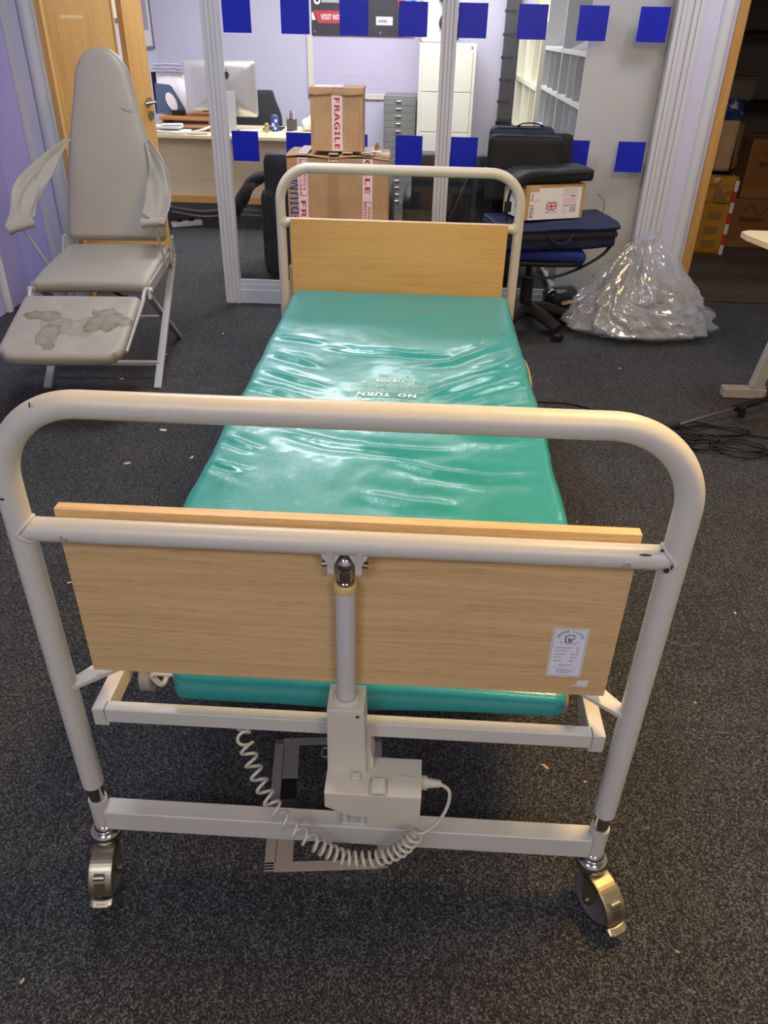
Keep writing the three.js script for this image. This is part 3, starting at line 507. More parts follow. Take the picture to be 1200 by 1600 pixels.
// ---------------------------------------------------------------- grey treatment chair
{
  const c = thing('treatment_chair', 'grey vinyl reclining treatment chair with slung arm straps and a stained leg rest', 'chair', [-1.42, 0, -2.75], 0.087);
  const stain = tex(512, 384, (u, v) => {
    const w = fbm(u * 9, v * 7, 5, 5) * 0.5, blob = (cx, cy, rx, ry) => { const d = Math.hypot((u - cx) / rx, (v - cy) / ry) + w * 2.8 - 0.65; return sm(1.0, 0.86, d) * (0.5 + 0.5 * sm(0.5, 1, d)); };
    let k = Math.max(blob(0.80, 0.52, 0.17, 0.23), blob(0.36, 0.30, 0.10, 0.2), blob(0.26, 0.63, 0.18, 0.09), blob(0.62, 0.45, 0.24, 0.18) * 0.45, blob(0.4, 0.52, 0.16, 0.12) * 0.6);
    k *= 0.35 + 1.1 * fbm(u * 18, v * 14, 8, 3); const L = 1 + (fbm(u * 7, v * 7, 4, 3) - 0.5) * 0.12;
    return [(164 - 46 * k) * L, (158 - 48 * k) * L, (145 - 56 * k) * L];
  }, 1, 1);
  const back = part(c, 'backrest', (() => {
    const H = 0.86, g = soft(1, 1, 0.06, 0.0, [40, 60, 6], (o, a) => {
      const t = a.y + 0.5, y = t * H, taper = 0.246 - 0.032 * sm(0, 0.4, t) - 0.092 * sm(0.3, 1, t); let hw = taper; const cap = 0.135, d = H - y; if (d < cap) hw = taper * Math.sqrt(Math.max(0, 1 - ((cap - d) / cap) ** 2)) + 0.0001; if (y < 0.03) hw *= 1 - 0.06 * (1 - y / 0.03) ** 2;
      const ex = Math.abs(a.x) * 2, round = Math.sqrt(Math.max(0, 1 - ex ** 8)) * Math.sqrt(Math.max(0.02, 1 - Math.max(0, (cap * 0.35 - d) / (cap * 0.35)) ** 3)) * Math.sqrt(Math.max(0.05, 1 - Math.max(0, 1 - y / 0.02) ** 2));
      return V(a.x * 2 * hw, y, a.z * Math.max(0.08, round) * (1 + 0.25 * Math.cos(a.x * 3)));
    });
    g.computeVertexNormals(); return muv2(g.rotateX(-0.235).translate(0, 0.535, -0.275));
  })(), M.greyVinyl);
  part(back, 'crease', sweep(smooth([V(0.085, 1.13, -0.372), V(0.112, 1.120, -0.371), V(0.14, 1.118, -0.374)], 12), 0.0016, 6), M.greyVinyl);
  part(c, 'seat', muv2(soft(0.52, 0.062, 0.56, 0.026, [40, 6, 40], (o) => { o.y += -0.008 * sm(0.1, 0.28, o.z) + 0.006 * Math.cos(o.x * 6) + (fbm(o.x * 8, o.z * 8, 14, 2) - 0.5) * 0.004; return o; }).rotateX(0.05).translate(0, 0.475, 0.0)), M.greyVinyl);
  part(c, 'leg_rest', (() => { const g = soft(0.51, 0.058, 0.46, 0.027, [48, 8, 44], (o, a) => { const r = 0.09, m = Math.max(Math.abs(o.x) / 0.255, Math.abs(o.z) / 0.23, 1e-6); if (o.z > 0) { let k = 1; const bx = o.x / m, bz = o.z / m; while (k > 0.7 && Math.hypot(Math.max(0, Math.abs(bx * k) - (0.255 - r)), Math.max(0, bz * k - (0.23 - r))) > r) k -= 0.004; k = 1 + (k - 1) * m ** 3; o.x *= k; o.z *= k; } return o; }); const p = g.attributes.position, uv = g.attributes.uv; for (let i = 0; i < p.count; i++) uv.setXY(i, p.getX(i) / 0.51 + 0.5, 0.5 - p.getZ(i) / 0.46); return g.rotateX(0.27).translate(-0.01, 0.363, 0.575); })(), std(0xffffff, 0.45, { map: stain, bumpMap: T.leather, bumpScale: 0.0003 }), 'worn leg rest with brown stains');
  const S = M.greySteel;
  for (const s of [-1, 1]) {
    const x = s * 0.262;
    part(c, 'seat_side_rail', bar(V(x, 0.445, 0.26), V(x, 0.475, -0.26), 0.008, 0.045, V(0, 1, 0)), S);
    part(c, 'front_leg', bar(V(x - s * 0.004, 0.0, 0.36), V(x, 0.45, -0.27), 0.022, 0.034, V(1, 0, 0)), S);
    part(c, 'rear_leg', bar(V(x - s * 0.034, 0.0, -0.35), V(x - s * 0.03, 0.445, 0.25), 0.020, 0.032, V(1, 0, 0)), S);
    part(c, 'foot_cap', rbox(0.03, 0.014, 0.03, x - s * 0.034, 0.007, -0.35, 0.004), M.rubber);
    part(c, 'hinge_plate', [extrude([[-0.30, 0.44], [-0.19, 0.43], [-0.19, 0.47], [-0.25, 0.56], [-0.29, 0.56]].map(([a, b]) => [-a, b]), 0.005, 0.001).rotateY(Math.PI / 2).translate(x + s * 0.006, 0, 0), ...[[-0.27, 0.55], [-0.25, 0.50], [-0.22, 0.45], [-0.28, 0.46]].map(([z, y]) => cyl(0.006, 0.006, 0.016, 0, 0, 0, 12).rotateZ(Math.PI / 2).translate(x + s * 0.01, y, z))], S);
    part(c, 'pivot_bolt', [cyl(0.012, 0.012, 0.03, 0, 0, 0, 18).rotateZ(Math.PI / 2).translate(x, 0.445, 0.27), rbox(0.014, 0.05, 0.03, x, 0.43, 0.275, 0.005)], std(0xd8d8d6, 0.4));
    part(c, 'leg_rest_bracket', sweep(smooth([V(x - s * 0.004, 0.45, 0.27), V(x - s * 0.008, 0.455, 0.31), V(x - s * 0.012, 0.42, 0.36), V(x - s * 0.02, 0.36, 0.52), V(x - s * 0.02, 0.31, 0.70)], 24), 0.010, 10), S);
    // arm: thin rod, vinyl roll and slung strap
    const rx = s > 0 ? 0.262 : -0.345, out = s > 0 ? 0.285 : -0.275, rz = s > 0 ? 0.02 : 0.03, ry = s > 0 ? 0.685 : 0.665;
    const arm = part(c, 'arm_rod', rod(V(out, 0.47, -0.02), V(rx, ry, rz), 0.006), S);
    const roll = part(arm, 'arm_roll', (() => { const a = V(rx - 0.055, ry + (s < 0 ? -0.014 : -0.004), rz + (s < 0 ? 0.02 : 0)), b = V(rx + 0.055, ry + (s < 0 ? 0.014 : 0.004), rz - (s < 0 ? 0.02 : 0)); const pts = smooth([a, a.clone().lerp(b, 0.5), b], 16); return sweep(pts, (t) => 0.0205 + 0.0018 * Math.sin(t * 17) + 0.002 * (t < 0.1 || t > 0.9 ? 1 : 0), 18); })(), M.greyVinyl);
    part(arm, 'arm_strap', sheet(18, 40, (u, v) => {
      const top = V(s * 0.18, 1.0, -0.375), A = V(s > 0 ? 0.315 : -0.36, 0.86, -0.20), B = V(rx, ry + 0.02, rz), k = v, p = top.clone().multiplyScalar((1 - k) ** 2).addScaledVector(A, 2 * k * (1 - k)).addScaledVector(B, k * k);
      const wd = 0.028 + 0.06 * Math.sin(Math.min(1, k * 1.15) * Math.PI * 0.72), q = (u - 0.5) * 2, fold = (Math.sin(u * 9 + k * 5) + 0.5 * Math.sin(u * 17 - k * 9)) * 0.016 * Math.sin(k * Math.PI);
      return V(p.x + q * wd * (s > 0 ? 0.75 : 0.8) + s * fold * 0.6, p.y + q * wd * 0.25 * (s > 0 ? -1 : 1) + (1 - q * q) * -0.012, p.z + q * wd * 0.55 * (s > 0 ? 1 : -1) + fold);
    }, 0.003), M.greyVinyl);
  }
  part(c, 'cross_bar', bar(V(-0.255, 0.085, 0.245), V(0.255, 0.085, 0.245), 0.02, 0.024), S);
  part(c, 'cross_bar', bar(V(-0.225, 0.20, -0.085), V(0.225, 0.20, -0.085), 0.02, 0.024), S);
  part(c, 'gas_strut', [rod(V(-0.02, 0.43, 0.1), V(0.03, 0.30, -0.1), 0.008), cyl(0.014, 0.014, 0.03, 0.034, 0.29, -0.11, 14)], M.dark);
}

// ---------------------------------------------------------------- cartons behind the bed head
const tapeTex = canvasTex(128, 1024, (g, w, h) => { g.fillStyle = '#e9d9d6'; g.fillRect(0, 0, w, h); g.fillStyle = '#c3202b'; g.translate(w / 2, h / 2); g.rotate(Math.PI / 2); g.textAlign = 'center'; g.font = 'bold 92px sans-serif'; g.fillText('FRAGILE', 300, 34); g.font = 'bold 38px sans-serif'; g.fillText('HANDLE', -10, -8); g.fillText('WITH CARE', -10, 38); g.font = 'bold 92px sans-serif'; g.fillText('FRAGILE', -340, 34); g.strokeStyle = '#c3202b'; g.lineWidth = 4; g.strokeRect(-112, -46, 204, 92); });
const tapeMat = std(0xffffff, 0.35, { map: tapeTex });
const MEDtex = canvasTex(1024, 160, (g, w, h) => { g.fillStyle = '#b98f61'; g.fillRect(0, 0, w, h); g.fillStyle = '#274a93'; g.font = 'bold 190px sans-serif'; g.fillText('MEDIUM', 10, 148, 1000); });
const bm = thing('cardboard_box', 'large brown moving carton with fragile tape and blue MEDIUM print standing on its side', 'box', [-0.33, 0.44, -3.22], 0.03);
{
  part(bm, 'carton_body', muv(rbox(0.49, 0.505, 0.36, 0, 0.2525, 0, 0.006)), M.card);
  part(bm, 'top_flap', [muv(sheet(10, 6, (u, v) => V(-0.246 + u * 0.25, 0.507 + 0.006 * Math.sin(u * 5 + v * 4) + 0.004, 0.185 - v * 0.36), 0.004)), muv(sheet(10, 6, (u, v) => V(0.006 + u * 0.24, 0.507 + 0.008 * Math.sin(u * 4 + v * 7), 0.182 - v * 0.355), 0.004))], M.card);
  const pr = box(0.052, 0.33, 0.0006, -0.212, 0.315, 0.1805); { const p = pr.attributes.position, uv = new Float32Array(p.count * 2); for (let i = 0; i < p.count; i++) { uv[2 * i] = (p.getY(i) - 0.15) / 0.33; uv[2 * i + 1] = 1 - (p.getX(i) + 0.238) / 0.052; } pr.setAttribute('uv', new THREE.BufferAttribute(uv, 2)); }
  part(bm, 'printed_word', pr, std(0xffffff, 0.85, { map: MEDtex }), 'blue printed word MEDIUM');
  for (const [x, w, k] of [[-0.193, 0.048, 0], [-0.045, 0.046, 0.3], [0.12, 0.048, 0.6]]) { const d = decal(w, 0.50, x, 0.004, 0.1812); const uv = d.attributes.uv; for (let i = 0; i < uv.count; i++) uv.setY(i, uv.getY(i) * 0.62 + k * 0.38); part(bm, 'fragile_tape', d, tapeMat, 'red and white fragile tape'); part(bm, 'tape_over_top', box(w, 0.0008, 0.30, x + w / 2, 0.519, 0.02), std(0xd8c6b4, 0.3)); }
  part(bm, 'clear_tape', box(0.05, 0.26, 0.0008, -0.022, 0.36, 0.1818), std(0xb08a63, 0.25));
  part(bm, 'printed_arrow', extrude([[-0.02, 0], [0.02, 0], [0.02, 0.09], [0.036, 0.088], [0, 0.13], [-0.036, 0.088], [-0.02, 0.09]], 0.0006, 0).translate(0.147, 0.05, 0.1804), std(0x2b4d97, 0.8), 'blue printed arrow');
  for (let k = 0; k < 5; k++) part(bm, 'torn_paper', sheet(5, 5, (u, v) => V(0.02 + k * 0.045 + u * 0.05, 0.522 + 0.008 * fbm(u * 4 + k, v * 4, k, 2), 0.16 - v * 0.05 - (k % 2) * 0.06), 0.001), std(k % 2 ? 0xe9e4da : 0xcbb392, 0.6));
  part(bm, 'raised_tab', muv(extrude([[0.165, 0.515], [0.19, 0.515], [0.188, 0.545], [0.172, 0.54]], 0.003, 0).translate(0, 0, -0.10)), M.card);
}
const bs = thing('cardboard_box', 'small tall brown carton sealed with a strip of fragile tape on the larger carton', 'box', [-0.335, 0.965, -3.20], 0.02);
{
  part(bs, 'carton_body', muv(rbox(0.247, 0.262, 0.20, 0, 0.131, 0, 0.004)), M.card);
  part(bs, 'front_panel', muv(rbox(0.216, 0.25, 0.006, 0, 0.127, 0.1, 0.002), false, 0.2, 0.1), M.card);
  part(bs, 'lid', [muv(rbox(0.253, 0.014, 0.212, 0, 0.264, 0.001, 0.004)), muv(sheet(8, 2, (u, v) => V(-0.126 + u * 0.252, 0.262 - v * 0.02 - 0.003 * Math.sin(u * 11), 0.1075), 0.002))], M.card);
  const d = decal(0.05, 0.25, -0.022, 0.004, 0.1042, 0.001); { const uv = d.attributes.uv; for (let i = 0; i < uv.count; i++) uv.setY(i, 0.02 + uv.getY(i) * 0.40); } part(bs, 'fragile_tape', d, tapeMat, 'red and white fragile tape');
  part(bs, 'tape_over_top', box(0.05, 0.001, 0.215, 0.003, 0.2716, 0.001), std(0xe6d3d0, 0.35));
  part(bs, 'address_label', box(0.10, 0.0008, 0.12, -0.06, 0.2716, 0.01), std(0xe9e7e4, 0.5));
  for (const z of [0.09, -0.06]) part(bs, 'red_printed_tape', box(0.245, 0.0006, 0.02, 0, 0.2714, z), std(0xcfa68c, 0.5));
}
const bl = thing('cardboard_box', 'low open brown carton under the MEDIUM carton behind the head board', 'box', [-0.19, 0, -3.24], 0);
part(bl, 'carton_body', muv(rbox(0.78, 0.435, 0.42, 0, 0.2175, 0, 0.005)), M.card); part(bl, 'flap', muv(sheet(8, 4, (u, v) => V(0.26 + u * 0.21, 0.438 + 0.13 * v, 0.2 + 0.02 * v), 0.004)), M.card);

// ---------------------------------------------------------------- swivel chair piled with bags
const ch = thing('swivel_chair', 'black swivel office chair with a blue seat loaded with bags', 'chair', [0.70, 0, -3.47], 0);
{
  for (let k = 0; k < 5; k++) {
    const a = 0.71 + k * Math.PI * 2 / 5, d = V(Math.sin(a), 0, Math.cos(a)), L = 0.265;
    const arm = part(ch, 'base_arm', sweep(smooth([V(0, 0.125, 0), d.clone().multiplyScalar(0.09).setY(0.125), d.clone().multiplyScalar(L).setY(0.075)], 12), (t) => 0.05 - 0.014 * t, 14, 0.8), M.dark);
    const cc = d.clone().multiplyScalar(L);
    part(arm, 'castor', [cyl(0.026, 0.026, 0.018, 0, 0, 0, 20).rotateZ(Math.PI / 2).rotateY(a + 0.6).translate(cc.x + 0.012, 0.0265, cc.z), cyl(0.026, 0.026, 0.018, 0, 0, 0, 20).rotateZ(Math.PI / 2).rotateY(a + 0.6).translate(cc.x - 0.012, 0.0265, cc.z), cyl(0.01, 0.01, 0.05, cc.x, 0.06, cc.z, 12), new THREE.SphereGeometry(0.027, 16, 8, 0, 6.3, 0, 1.6).translate(cc.x, 0.034, cc.z)], M.black);
  }
  part(ch, 'gas_column', [cyl(0.034, 0.036, 0.18, 0, 0.22, 0), cyl(0.018, 0.018, 0.2, 0, 0.36, 0), cyl(0.06, 0.055, 0.06, 0, 0.125, 0)], M.black);
  part(ch, 'seat_mechanism', [rbox(0.16, 0.04, 0.24, 0, 0.425, 0, 0.01), rod(V(0.05, 0.42, 0.05), V(0.19, 0.40, 0.09), 0.006)], M.black);
  part(ch, 'seat', soft(0.50, 0.065, 0.48, 0.03, [16, 5, 16], (o) => { o.y += 0.014 * Math.cos(o.x * 5) - 0.01; return o; }).translate(0.0, 0.485, 0.06), std(0x0d2470, 0.85, { bumpMap: T.cloth, bumpScale: 0.001 }), 'blue fabric seat');
  part(ch, 'seat_shell', soft(0.48, 0.035, 0.46, 0.016, [12, 4, 12], (o) => { o.y += 0.03 * (o.x * o.x) * 4 ; return o; }).translate(0.0, 0.445, 0.06), M.black);
  part(ch, 'backrest', soft(0.42, 0.42, 0.05, 0.024, [12, 12, 4], (o) => { o.z -= 0.02 * Math.cos(o.x * 6); return o; }).translate(-0.02, 0.80, -0.238), M.dark);
  part(ch, 'back_stem', [rod(V(0, 0.44, -0.15), V(0, 0.5, -0.24), 0.015), rod(V(0, 0.5, -0.24), V(0, 0.75, -0.25), 0.015)], M.black);
}
const navy = thing('bag', 'flat navy bag with a black carry handle lying on the swivel chair', 'bag', [0.755, 0.52, -3.33], 0.20);
{
  part(navy, 'bag_body', soft(0.63, 0.115, 0.34, 0.02, [40, 8, 20], (o) => { o.y += (fbm(o.x * 7, o.z * 7, 21, 3) - 0.5) * 0.018 - 0.03 * (o.x > 0.22 ? 0 : 0) + 0.02 * o.x; o.z += (fbm(o.x * 9, o.y * 20, 25, 3) - 0.5) * 0.02 * Math.sign(o.z); return o; }).translate(0, 0.062, 0), M.nylonNavy);
  part(navy, 'top_flap', soft(0.635, 0.02, 0.345, 0.008, [40, 3, 20], (o) => { o.y += (fbm(o.x * 5, o.z * 6, 27, 3) - 0.5) * 0.012 + 0.03 * o.x - 0.02 * sm(0.12, 0.19, o.z); return o; }).translate(0.005, 0.122, 0.01), M.nylonNavy);
  part(navy, 'webbing', soft(0.62, 0.026, 0.006, 0.002, [30, 2, 2], (o) => { o.y += 0.03 * o.x; o.z += (fbm(o.x * 9, 2, 25, 2) - 0.5) * 0.01; return o; }).translate(0, 0.072, 0.178), M.strap);
  part(navy, 'carry_handle', sweep(smooth([V(-0.06, 0.078, 0.18), V(-0.04, 0.06, 0.195), V(0.0, 0.045, 0.205), V(0.045, 0.06, 0.2), V(0.07, 0.084, 0.184)], 24), 0.008, 8, 0.45), M.strap);
  part(navy, 'shoulder_strap', sweep(smooth([V(0.31, 0.03, 0.14), V(0.26, -0.02, 0.16), V(0.12, -0.10, 0.16), V(-0.02, -0.14, 0.15), V(-0.18, -0.12, 0.14), V(-0.26, -0.02, 0.15)], 40), 0.012, 8, 0.35), M.strap, 'loose black shoulder strap');
}
const postTex = canvasTex(1024, 512, (g, w, h) => {
  g.fillStyle = '#bb9a5e'; g.fillRect(0, 0, w, h); g.fillStyle = '#eceae8'; g.fillRect(70, 40, 900, 472); g.fillStyle = '#dcd8d2'; g.fillRect(640, 30, 250, 150);
  g.save(); g.translate(150, 480); g.rotate(-Math.PI / 2); g.fillStyle = '#1c2550'; g.font = 'bold 84px sans-serif'; g.fillText('POST', 0, 0); g.fillStyle = '#c8252d'; g.font = 'bold 60px sans-serif'; g.fillText('Tav', 260, -20); g.restore();
  g.strokeStyle = '#c8252d'; g.lineWidth = 6; g.beginPath(); g.moveTo(75, 215); g.lineTo(180, 240); g.lineTo(250, 210); g.stroke();
  const X = 365, Y = 250, a = 190, b = 130; g.save(); g.beginPath(); g.rect(X, Y, a, b); g.clip(); g.fillStyle = '#1f2d6b'; g.fillRect(X, Y, a, b); const ln = (c, l, ...p) => { g.strokeStyle = c; g.lineWidth = l; g.beginPath(); g.moveTo(p[0], p[1]); g.lineTo(p[2], p[3]); g.stroke(); };
  ln('#fff', 26, X, Y, X + a, Y + b); ln('#fff', 26, X + a, Y, X, Y + b); ln('#c8252d', 9, X, Y, X + a, Y + b); ln('#c8252d', 9, X + a, Y, X, Y + b); ln('#fff', 44, X + a / 2, Y, X + a / 2, Y + b); ln('#fff', 40, X, Y + b / 2, X + a, Y + b / 2); ln('#c8252d', 24, X + a / 2, Y, X + a / 2, Y + b); ln('#c8252d', 22, X, Y + b / 2, X + a, Y + b / 2); g.restore();
  g.fillStyle = '#1f2d6b'; g.font = 'bold 30px sans-serif'; g.fillText('made in the UK', 352, 416);
  g.strokeStyle = '#d76a6a'; g.lineWidth = 5; for (let k = 0; k < 6; k++) { g.beginPath(); g.moveTo(660, 205 + k * 18); g.lineTo(890, 205 + k * 18); g.stroke(); } g.fillStyle = '#1f2d6b'; g.fillRect(660, 312, 240, 10); g.fillRect(780, 165, 80, 14);
  g.strokeStyle = '#d99'; g.lineWidth = 6; g.beginPath(); g.arc(700, 390, 42, 0, 7); g.stroke(); g.beginPath(); g.arc(700, 390, 20, 0, 7); g.stroke(); g.fillStyle = '#33407a'; for (let k = 0; k < 14; k++) g.fillRect(790 + k * 8, 340, k % 3 ? 3 : 5, 80);
});
const sideTex = canvasTex(512, 512, (g, w, h) => { g.fillStyle = '#bb9a5e'; g.fillRect(0, 0, w, h); g.fillStyle = '#e4e2e2'; g.fillRect(40, 60, 450, 452); g.fillStyle = '#1c2550'; g.beginPath(); g.moveTo(300, 300); g.lineTo(325, 370); g.lineTo(312, 370); g.lineTo(307, 352); g.lineTo(293, 352); g.lineTo(288, 370); g.lineTo(275, 370); g.fill(); });
const pb = thing('parcel', 'white and brown postal carton with a Union flag and the word POST', 'box', [0.715, 0.660, -3.355], 0.37);
part(pb, 'carton_body', muv(rbox(0.335, 0.165, 0.24, 0, 0.0825, 0, 0.003)), std(0xbb9a5e, 0.8)); part(pb, 'printed_front', decal(0.333, 0.163, -0.1665, 0.001, 0.1202), std(0xffffff, 0.6, { map: postTex }));
{ const g = decal(0.238, 0.163, -0.119, 0.001, 0); part(pb, 'printed_end', g.rotateY(-Math.PI / 2).translate(-0.1677, 0, 0), std(0xffffff, 0.6, { map: sideTex })); }
part(pb, 'parcel_tape', box(0.05, 0.03, 0.001, -0.12, 0.15, 0.1207), std(0xc9a781, 0.25));
const bb = thing('bag', 'thin black padded sleeve lying over the postal carton', 'bag', [0.715, 0.828, -3.335], 0.33);
{
  part(bb, 'bag_body', soft(0.42, 0.056, 0.22, 0.014, [40, 6, 24], (o) => { o.y += (fbm(o.x * 6, o.z * 6, 31, 3) - 0.5) * 0.02 + 0.02 * o.x - 0.04 * sm(0.12, 0.26, -o.x); return o; }).translate(0.0, 0.034, 0), M.nylonBlack);
  part(bb, 'zip', sweep(smooth([V(-0.18, 0.03, 0.109), V(-0.05, 0.045, 0.113), V(0.1, 0.05, 0.112), V(0.19, 0.054, 0.107)], 20), 0.003, 6), M.black);
  part(bb, 'buckle_strap', [sweep(smooth([V(-0.2, 0.02, 0.1), V(-0.235, -0.02, 0.1), V(-0.245, -0.10, 0.09), V(-0.24, -0.17, 0.09)], 20), 0.014, 8, 0.4), rbox(0.035, 0.05, 0.014, -0.244, -0.10, 0.098, 0.004)], M.strap);
}
function caseBag(o, w, h, d, mat, s) {
  part(o, 'bag_body', soft(w, h, d, 0.032, [24, 24, 8], (q) => { q.z += (fbm(q.x * 5, q.y * 5, s, 3) - 0.5) * 0.012 * Math.sign(q.z); return q; }).translate(0, h / 2, 0), mat);
  part(o, 'piping', sweep([...fillet([V(0, 0.01, d / 2 - 0.014), V(-w / 2 + 0.006, 0.01, d / 2 - 0.014), V(-w / 2 + 0.006, h - 0.006, d / 2 - 0.014), V(w / 2 - 0.006, h - 0.006, d / 2 - 0.014), V(w / 2 - 0.006, 0.01, d / 2 - 0.014), V(0.001, 0.01, d / 2 - 0.014)], 0.04, 6)], 0.0035, 8), M.black);
  part(o, 'zip', sweep(fillet([V(-w / 2 + 0.001, 0.04, 0.0), V(-w / 2 + 0.001, h + 0.001, 0.0), V(w / 2 - 0.001, h + 0.001, 0.0), V(w / 2 - 0.001, 0.04, 0.0)], 0.034, 6), 0.003, 8), M.black);
}
const bk = thing('bag', 'upright black case standing behind the postal carton', 'bag', [0.615, 0.68, -3.535], -0.05); caseBag(bk, 0.385, 0.335, 0.10, M.nylonBlack, 41); bk.rotation.x = -0.04;
part(bk, 'side_buckle', [rbox(0.012, 0.03, 0.03, -0.196, 0.16, 0.02, 0.003)], M.steel);
const nv = thing('bag', 'navy case with a black handle peeping over the upright black case', 'bag', [0.60, 0.68, -3.636], 0); caseBag(nv, 0.34, 0.365, 0.09, M.nylonNavy, 43);
part(nv, 'handle', sweep(smooth([V(-0.03, 0.362, 0.0), V(-0.01, 0.378, 0.02), V(0.05, 0.384, 0.025), V(0.10, 0.372, 0.01), V(0.115, 0.36, 0.0)], 24), 0.007, 8, 0.5), M.strap);
single('rubber_hose', 'thin grey wire poking up behind the navy bag', 'wire', sweep(smooth([V(1.03, 0.60, -3.46), V(1.06, 0.68, -3.47), V(1.05, 0.72, -3.49), V(1.02, 0.745, -3.5)], 20), 0.002, 8), std(0x555555, 0.5));

// ---------------------------------------------------------------- clear plastic sack
{
  const b = thing('plastic_sack', 'clear plastic sack gathered at the top and stuffed with plastic film', 'sack', [1.35, 0, -3.47], 0);
  const skin = (scale, s, amp) => {
    const nu = 120, nv = 70, prof = (t) => { const r = 0.40 * Math.pow(sm(0, 1, 1 - t * 0.97), 0.75) + 0.018; return r; };
    const g = sheet(nu, nv, (u, v) => {
      const a = u * Math.PI * 2, t = v; let y, r;
      if (t < 0.12) { const k = t / 0.12; y = 0.005 + 0.04 * k * k; r = 0.37 * (0.25 + 0.75 * Math.sqrt(k)); } else { const k = (t - 0.12) / 0.88; y = 0.045 + 0.475 * Math.pow(k, 0.9); r = (0.385 + 0.02 * Math.sin(k * 3.1)) * (1 - k) ** 0.82 + 0.028; if (k > 0.93) r += (k - 0.93) * 0.55; }
      const c = u % 1, X = Math.cos(a), Z = Math.sin(a), rg = (f, k, q) => { const m = fbm(X * f + 9 + t * k, Z * f + t * k * 1.3, s + q, 2); return 1 - Math.abs(2 * m - 1) * 2.2; };
      const fold = (Math.abs(((c * 15 + 0.35 * Math.sin(c * 6.28 * 3)) % 1) - 0.5) - 0.25) * 0.26 * sm(0.15, 0.7, t), big = rg(1.6, 1.1, 1) - 0.45, mid = rg(4.2, 1.6, 2) - 0.45, low = rg(3.5, 7, 3) - 0.45;
      r *= scale * (1 + fold + amp * (0.42 * big * sm(0.05, 0.3, t) + 0.30 * mid + 0.24 * low * sm(0.75, 0.2, t))); y *= scale * (1 + 0.10 * big * sm(0, 0.5, t));
      const sx = Math.cos(a) > 0 ? 1.08 : 1.0; return V(Math.cos(a) * r * sx - 0.02 * t, Math.max(0.004, y), Math.sin(a) * r * 0.62 * (1 - 0.1 * t));
    });
    return mergeSeam(g);
  };
  function mergeSeam(g) { const m = g.clone(); m.deleteAttribute('normal'); m.deleteAttribute('uv'); const q = mergeVertices(m, 1e-4); q.computeVertexNormals(); return q; }
  const film = phys(0xf6f8fa, 0.06, { transmission: 0.86, thickness: 0, ior: 1.75 });
  part(b, 'outer_film', skin(1, 3, 0.36), film); part(b, 'inner_film', skin(0.88, 13, 0.5), film); part(b, 'crumpled_film', skin(0.68, 23, 0.6), phys(0xf0ece6, 0.08, { transmission: 0.8, thickness: 0, ior: 1.75 }));
  part(b, 'tied_neck', sweep(smooth([V(-0.02, 0.50, 0), V(-0.022, 0.53, 0.004), V(-0.03, 0.55, 0.01)], 8), (t) => 0.03 + 0.02 * t, 14), film);
}

{
  const p = thing('packing_offcuts', 'dark film and tan card offcuts between the swivel chair and the sack', 'packing', [0.93, 0, -3.66], 0.3);
  part(p, 'dark_film', soft(0.22, 0.20, 0.14, 0.05, [14, 12, 10], (o) => { const n = 1 + (fbm(o.x * 14 + 3, o.y * 14 + o.z * 11, 6, 3) - 0.5) * 0.6; o.x *= n; o.z *= n; if (o.y < -0.09) o.y = -0.099; return o; }).translate(0, 0.1, 0), std(0x2c2b2a, 0.18)); part(p, 'card_piece', rbox(0.12, 0.012, 0.03, 0.05, 0.13, 0.085, 0.002).rotateZ(0.15), M.card); part(p, 'card_piece', rbox(0.10, 0.012, 0.03, 0.04, 0.085, 0.08, 0.002).rotateZ(-0.2), M.card);
}
// ---------------------------------------------------------------- table and cables at the right
{
  const t = thing('table', 'pale wood topped table with a grey cantilever leg', 'table', [2.22, 0, -2.42], 0);
  part(t, 'table_top', muv(extrude([[-0.70, -0.235], [-0.70, -0.30], [-0.66, -0.33], [0.72, -0.33], [0.72, 0.42], [-0.54, 0.42]], 0.022, 0.0015).rotateX(Math.PI / 2).translate(0, 0.735, 0)), M.desk);
  part(t, 'foot', rbox(0.64, 0.048, 0.055, -0.33, 0.028, -0.17, 0.004), M.greySteel); part(t, 'upright', [bar(V(-0.50, 0.05, -0.17), V(-0.40, 0.71, -0.17), 0.06, 0.045)], M.greySteel); part(t, 'bearer', rbox(0.5, 0.03, 0.04, -0.3, 0.70, -0.17, 0.003), M.greySteel);
  part(t, 'upright', bar(V(0.5, 0.05, -0.17), V(0.5, 0.71, -0.17), 0.06, 0.045), M.greySteel); part(t, 'foot', rbox(0.1, 0.048, 0.6, 0.55, 0.028, 0.05, 0.004), M.greySteel);
  part(t, 'levelling_foot', cyl(0.01, 0.012, 0.008, -0.63, 0.004, -0.17, 14), M.black);
}
function loop(cx, cz, rx, rz, n, s, tail) {
  const p = []; for (let k = 0; k <= n * 14; k++) { const a = k / 14 * Math.PI * 2 + s, w = 0.75 + 0.5 * vn(k * 0.23, s, 5); p.push(V(cx + Math.cos(a) * rx * w, 0.006 + 0.012 * vn(k * 0.5, s, 8) + k * 0.0004, cz + Math.sin(a) * rz * w + (vn(k * 0.1, s, 3) - 0.5) * 0.05)); }
  if (tail) p.push(...tail); return smooth(p, n * 90);
}
const cg = 'tangled black cables on the carpet';
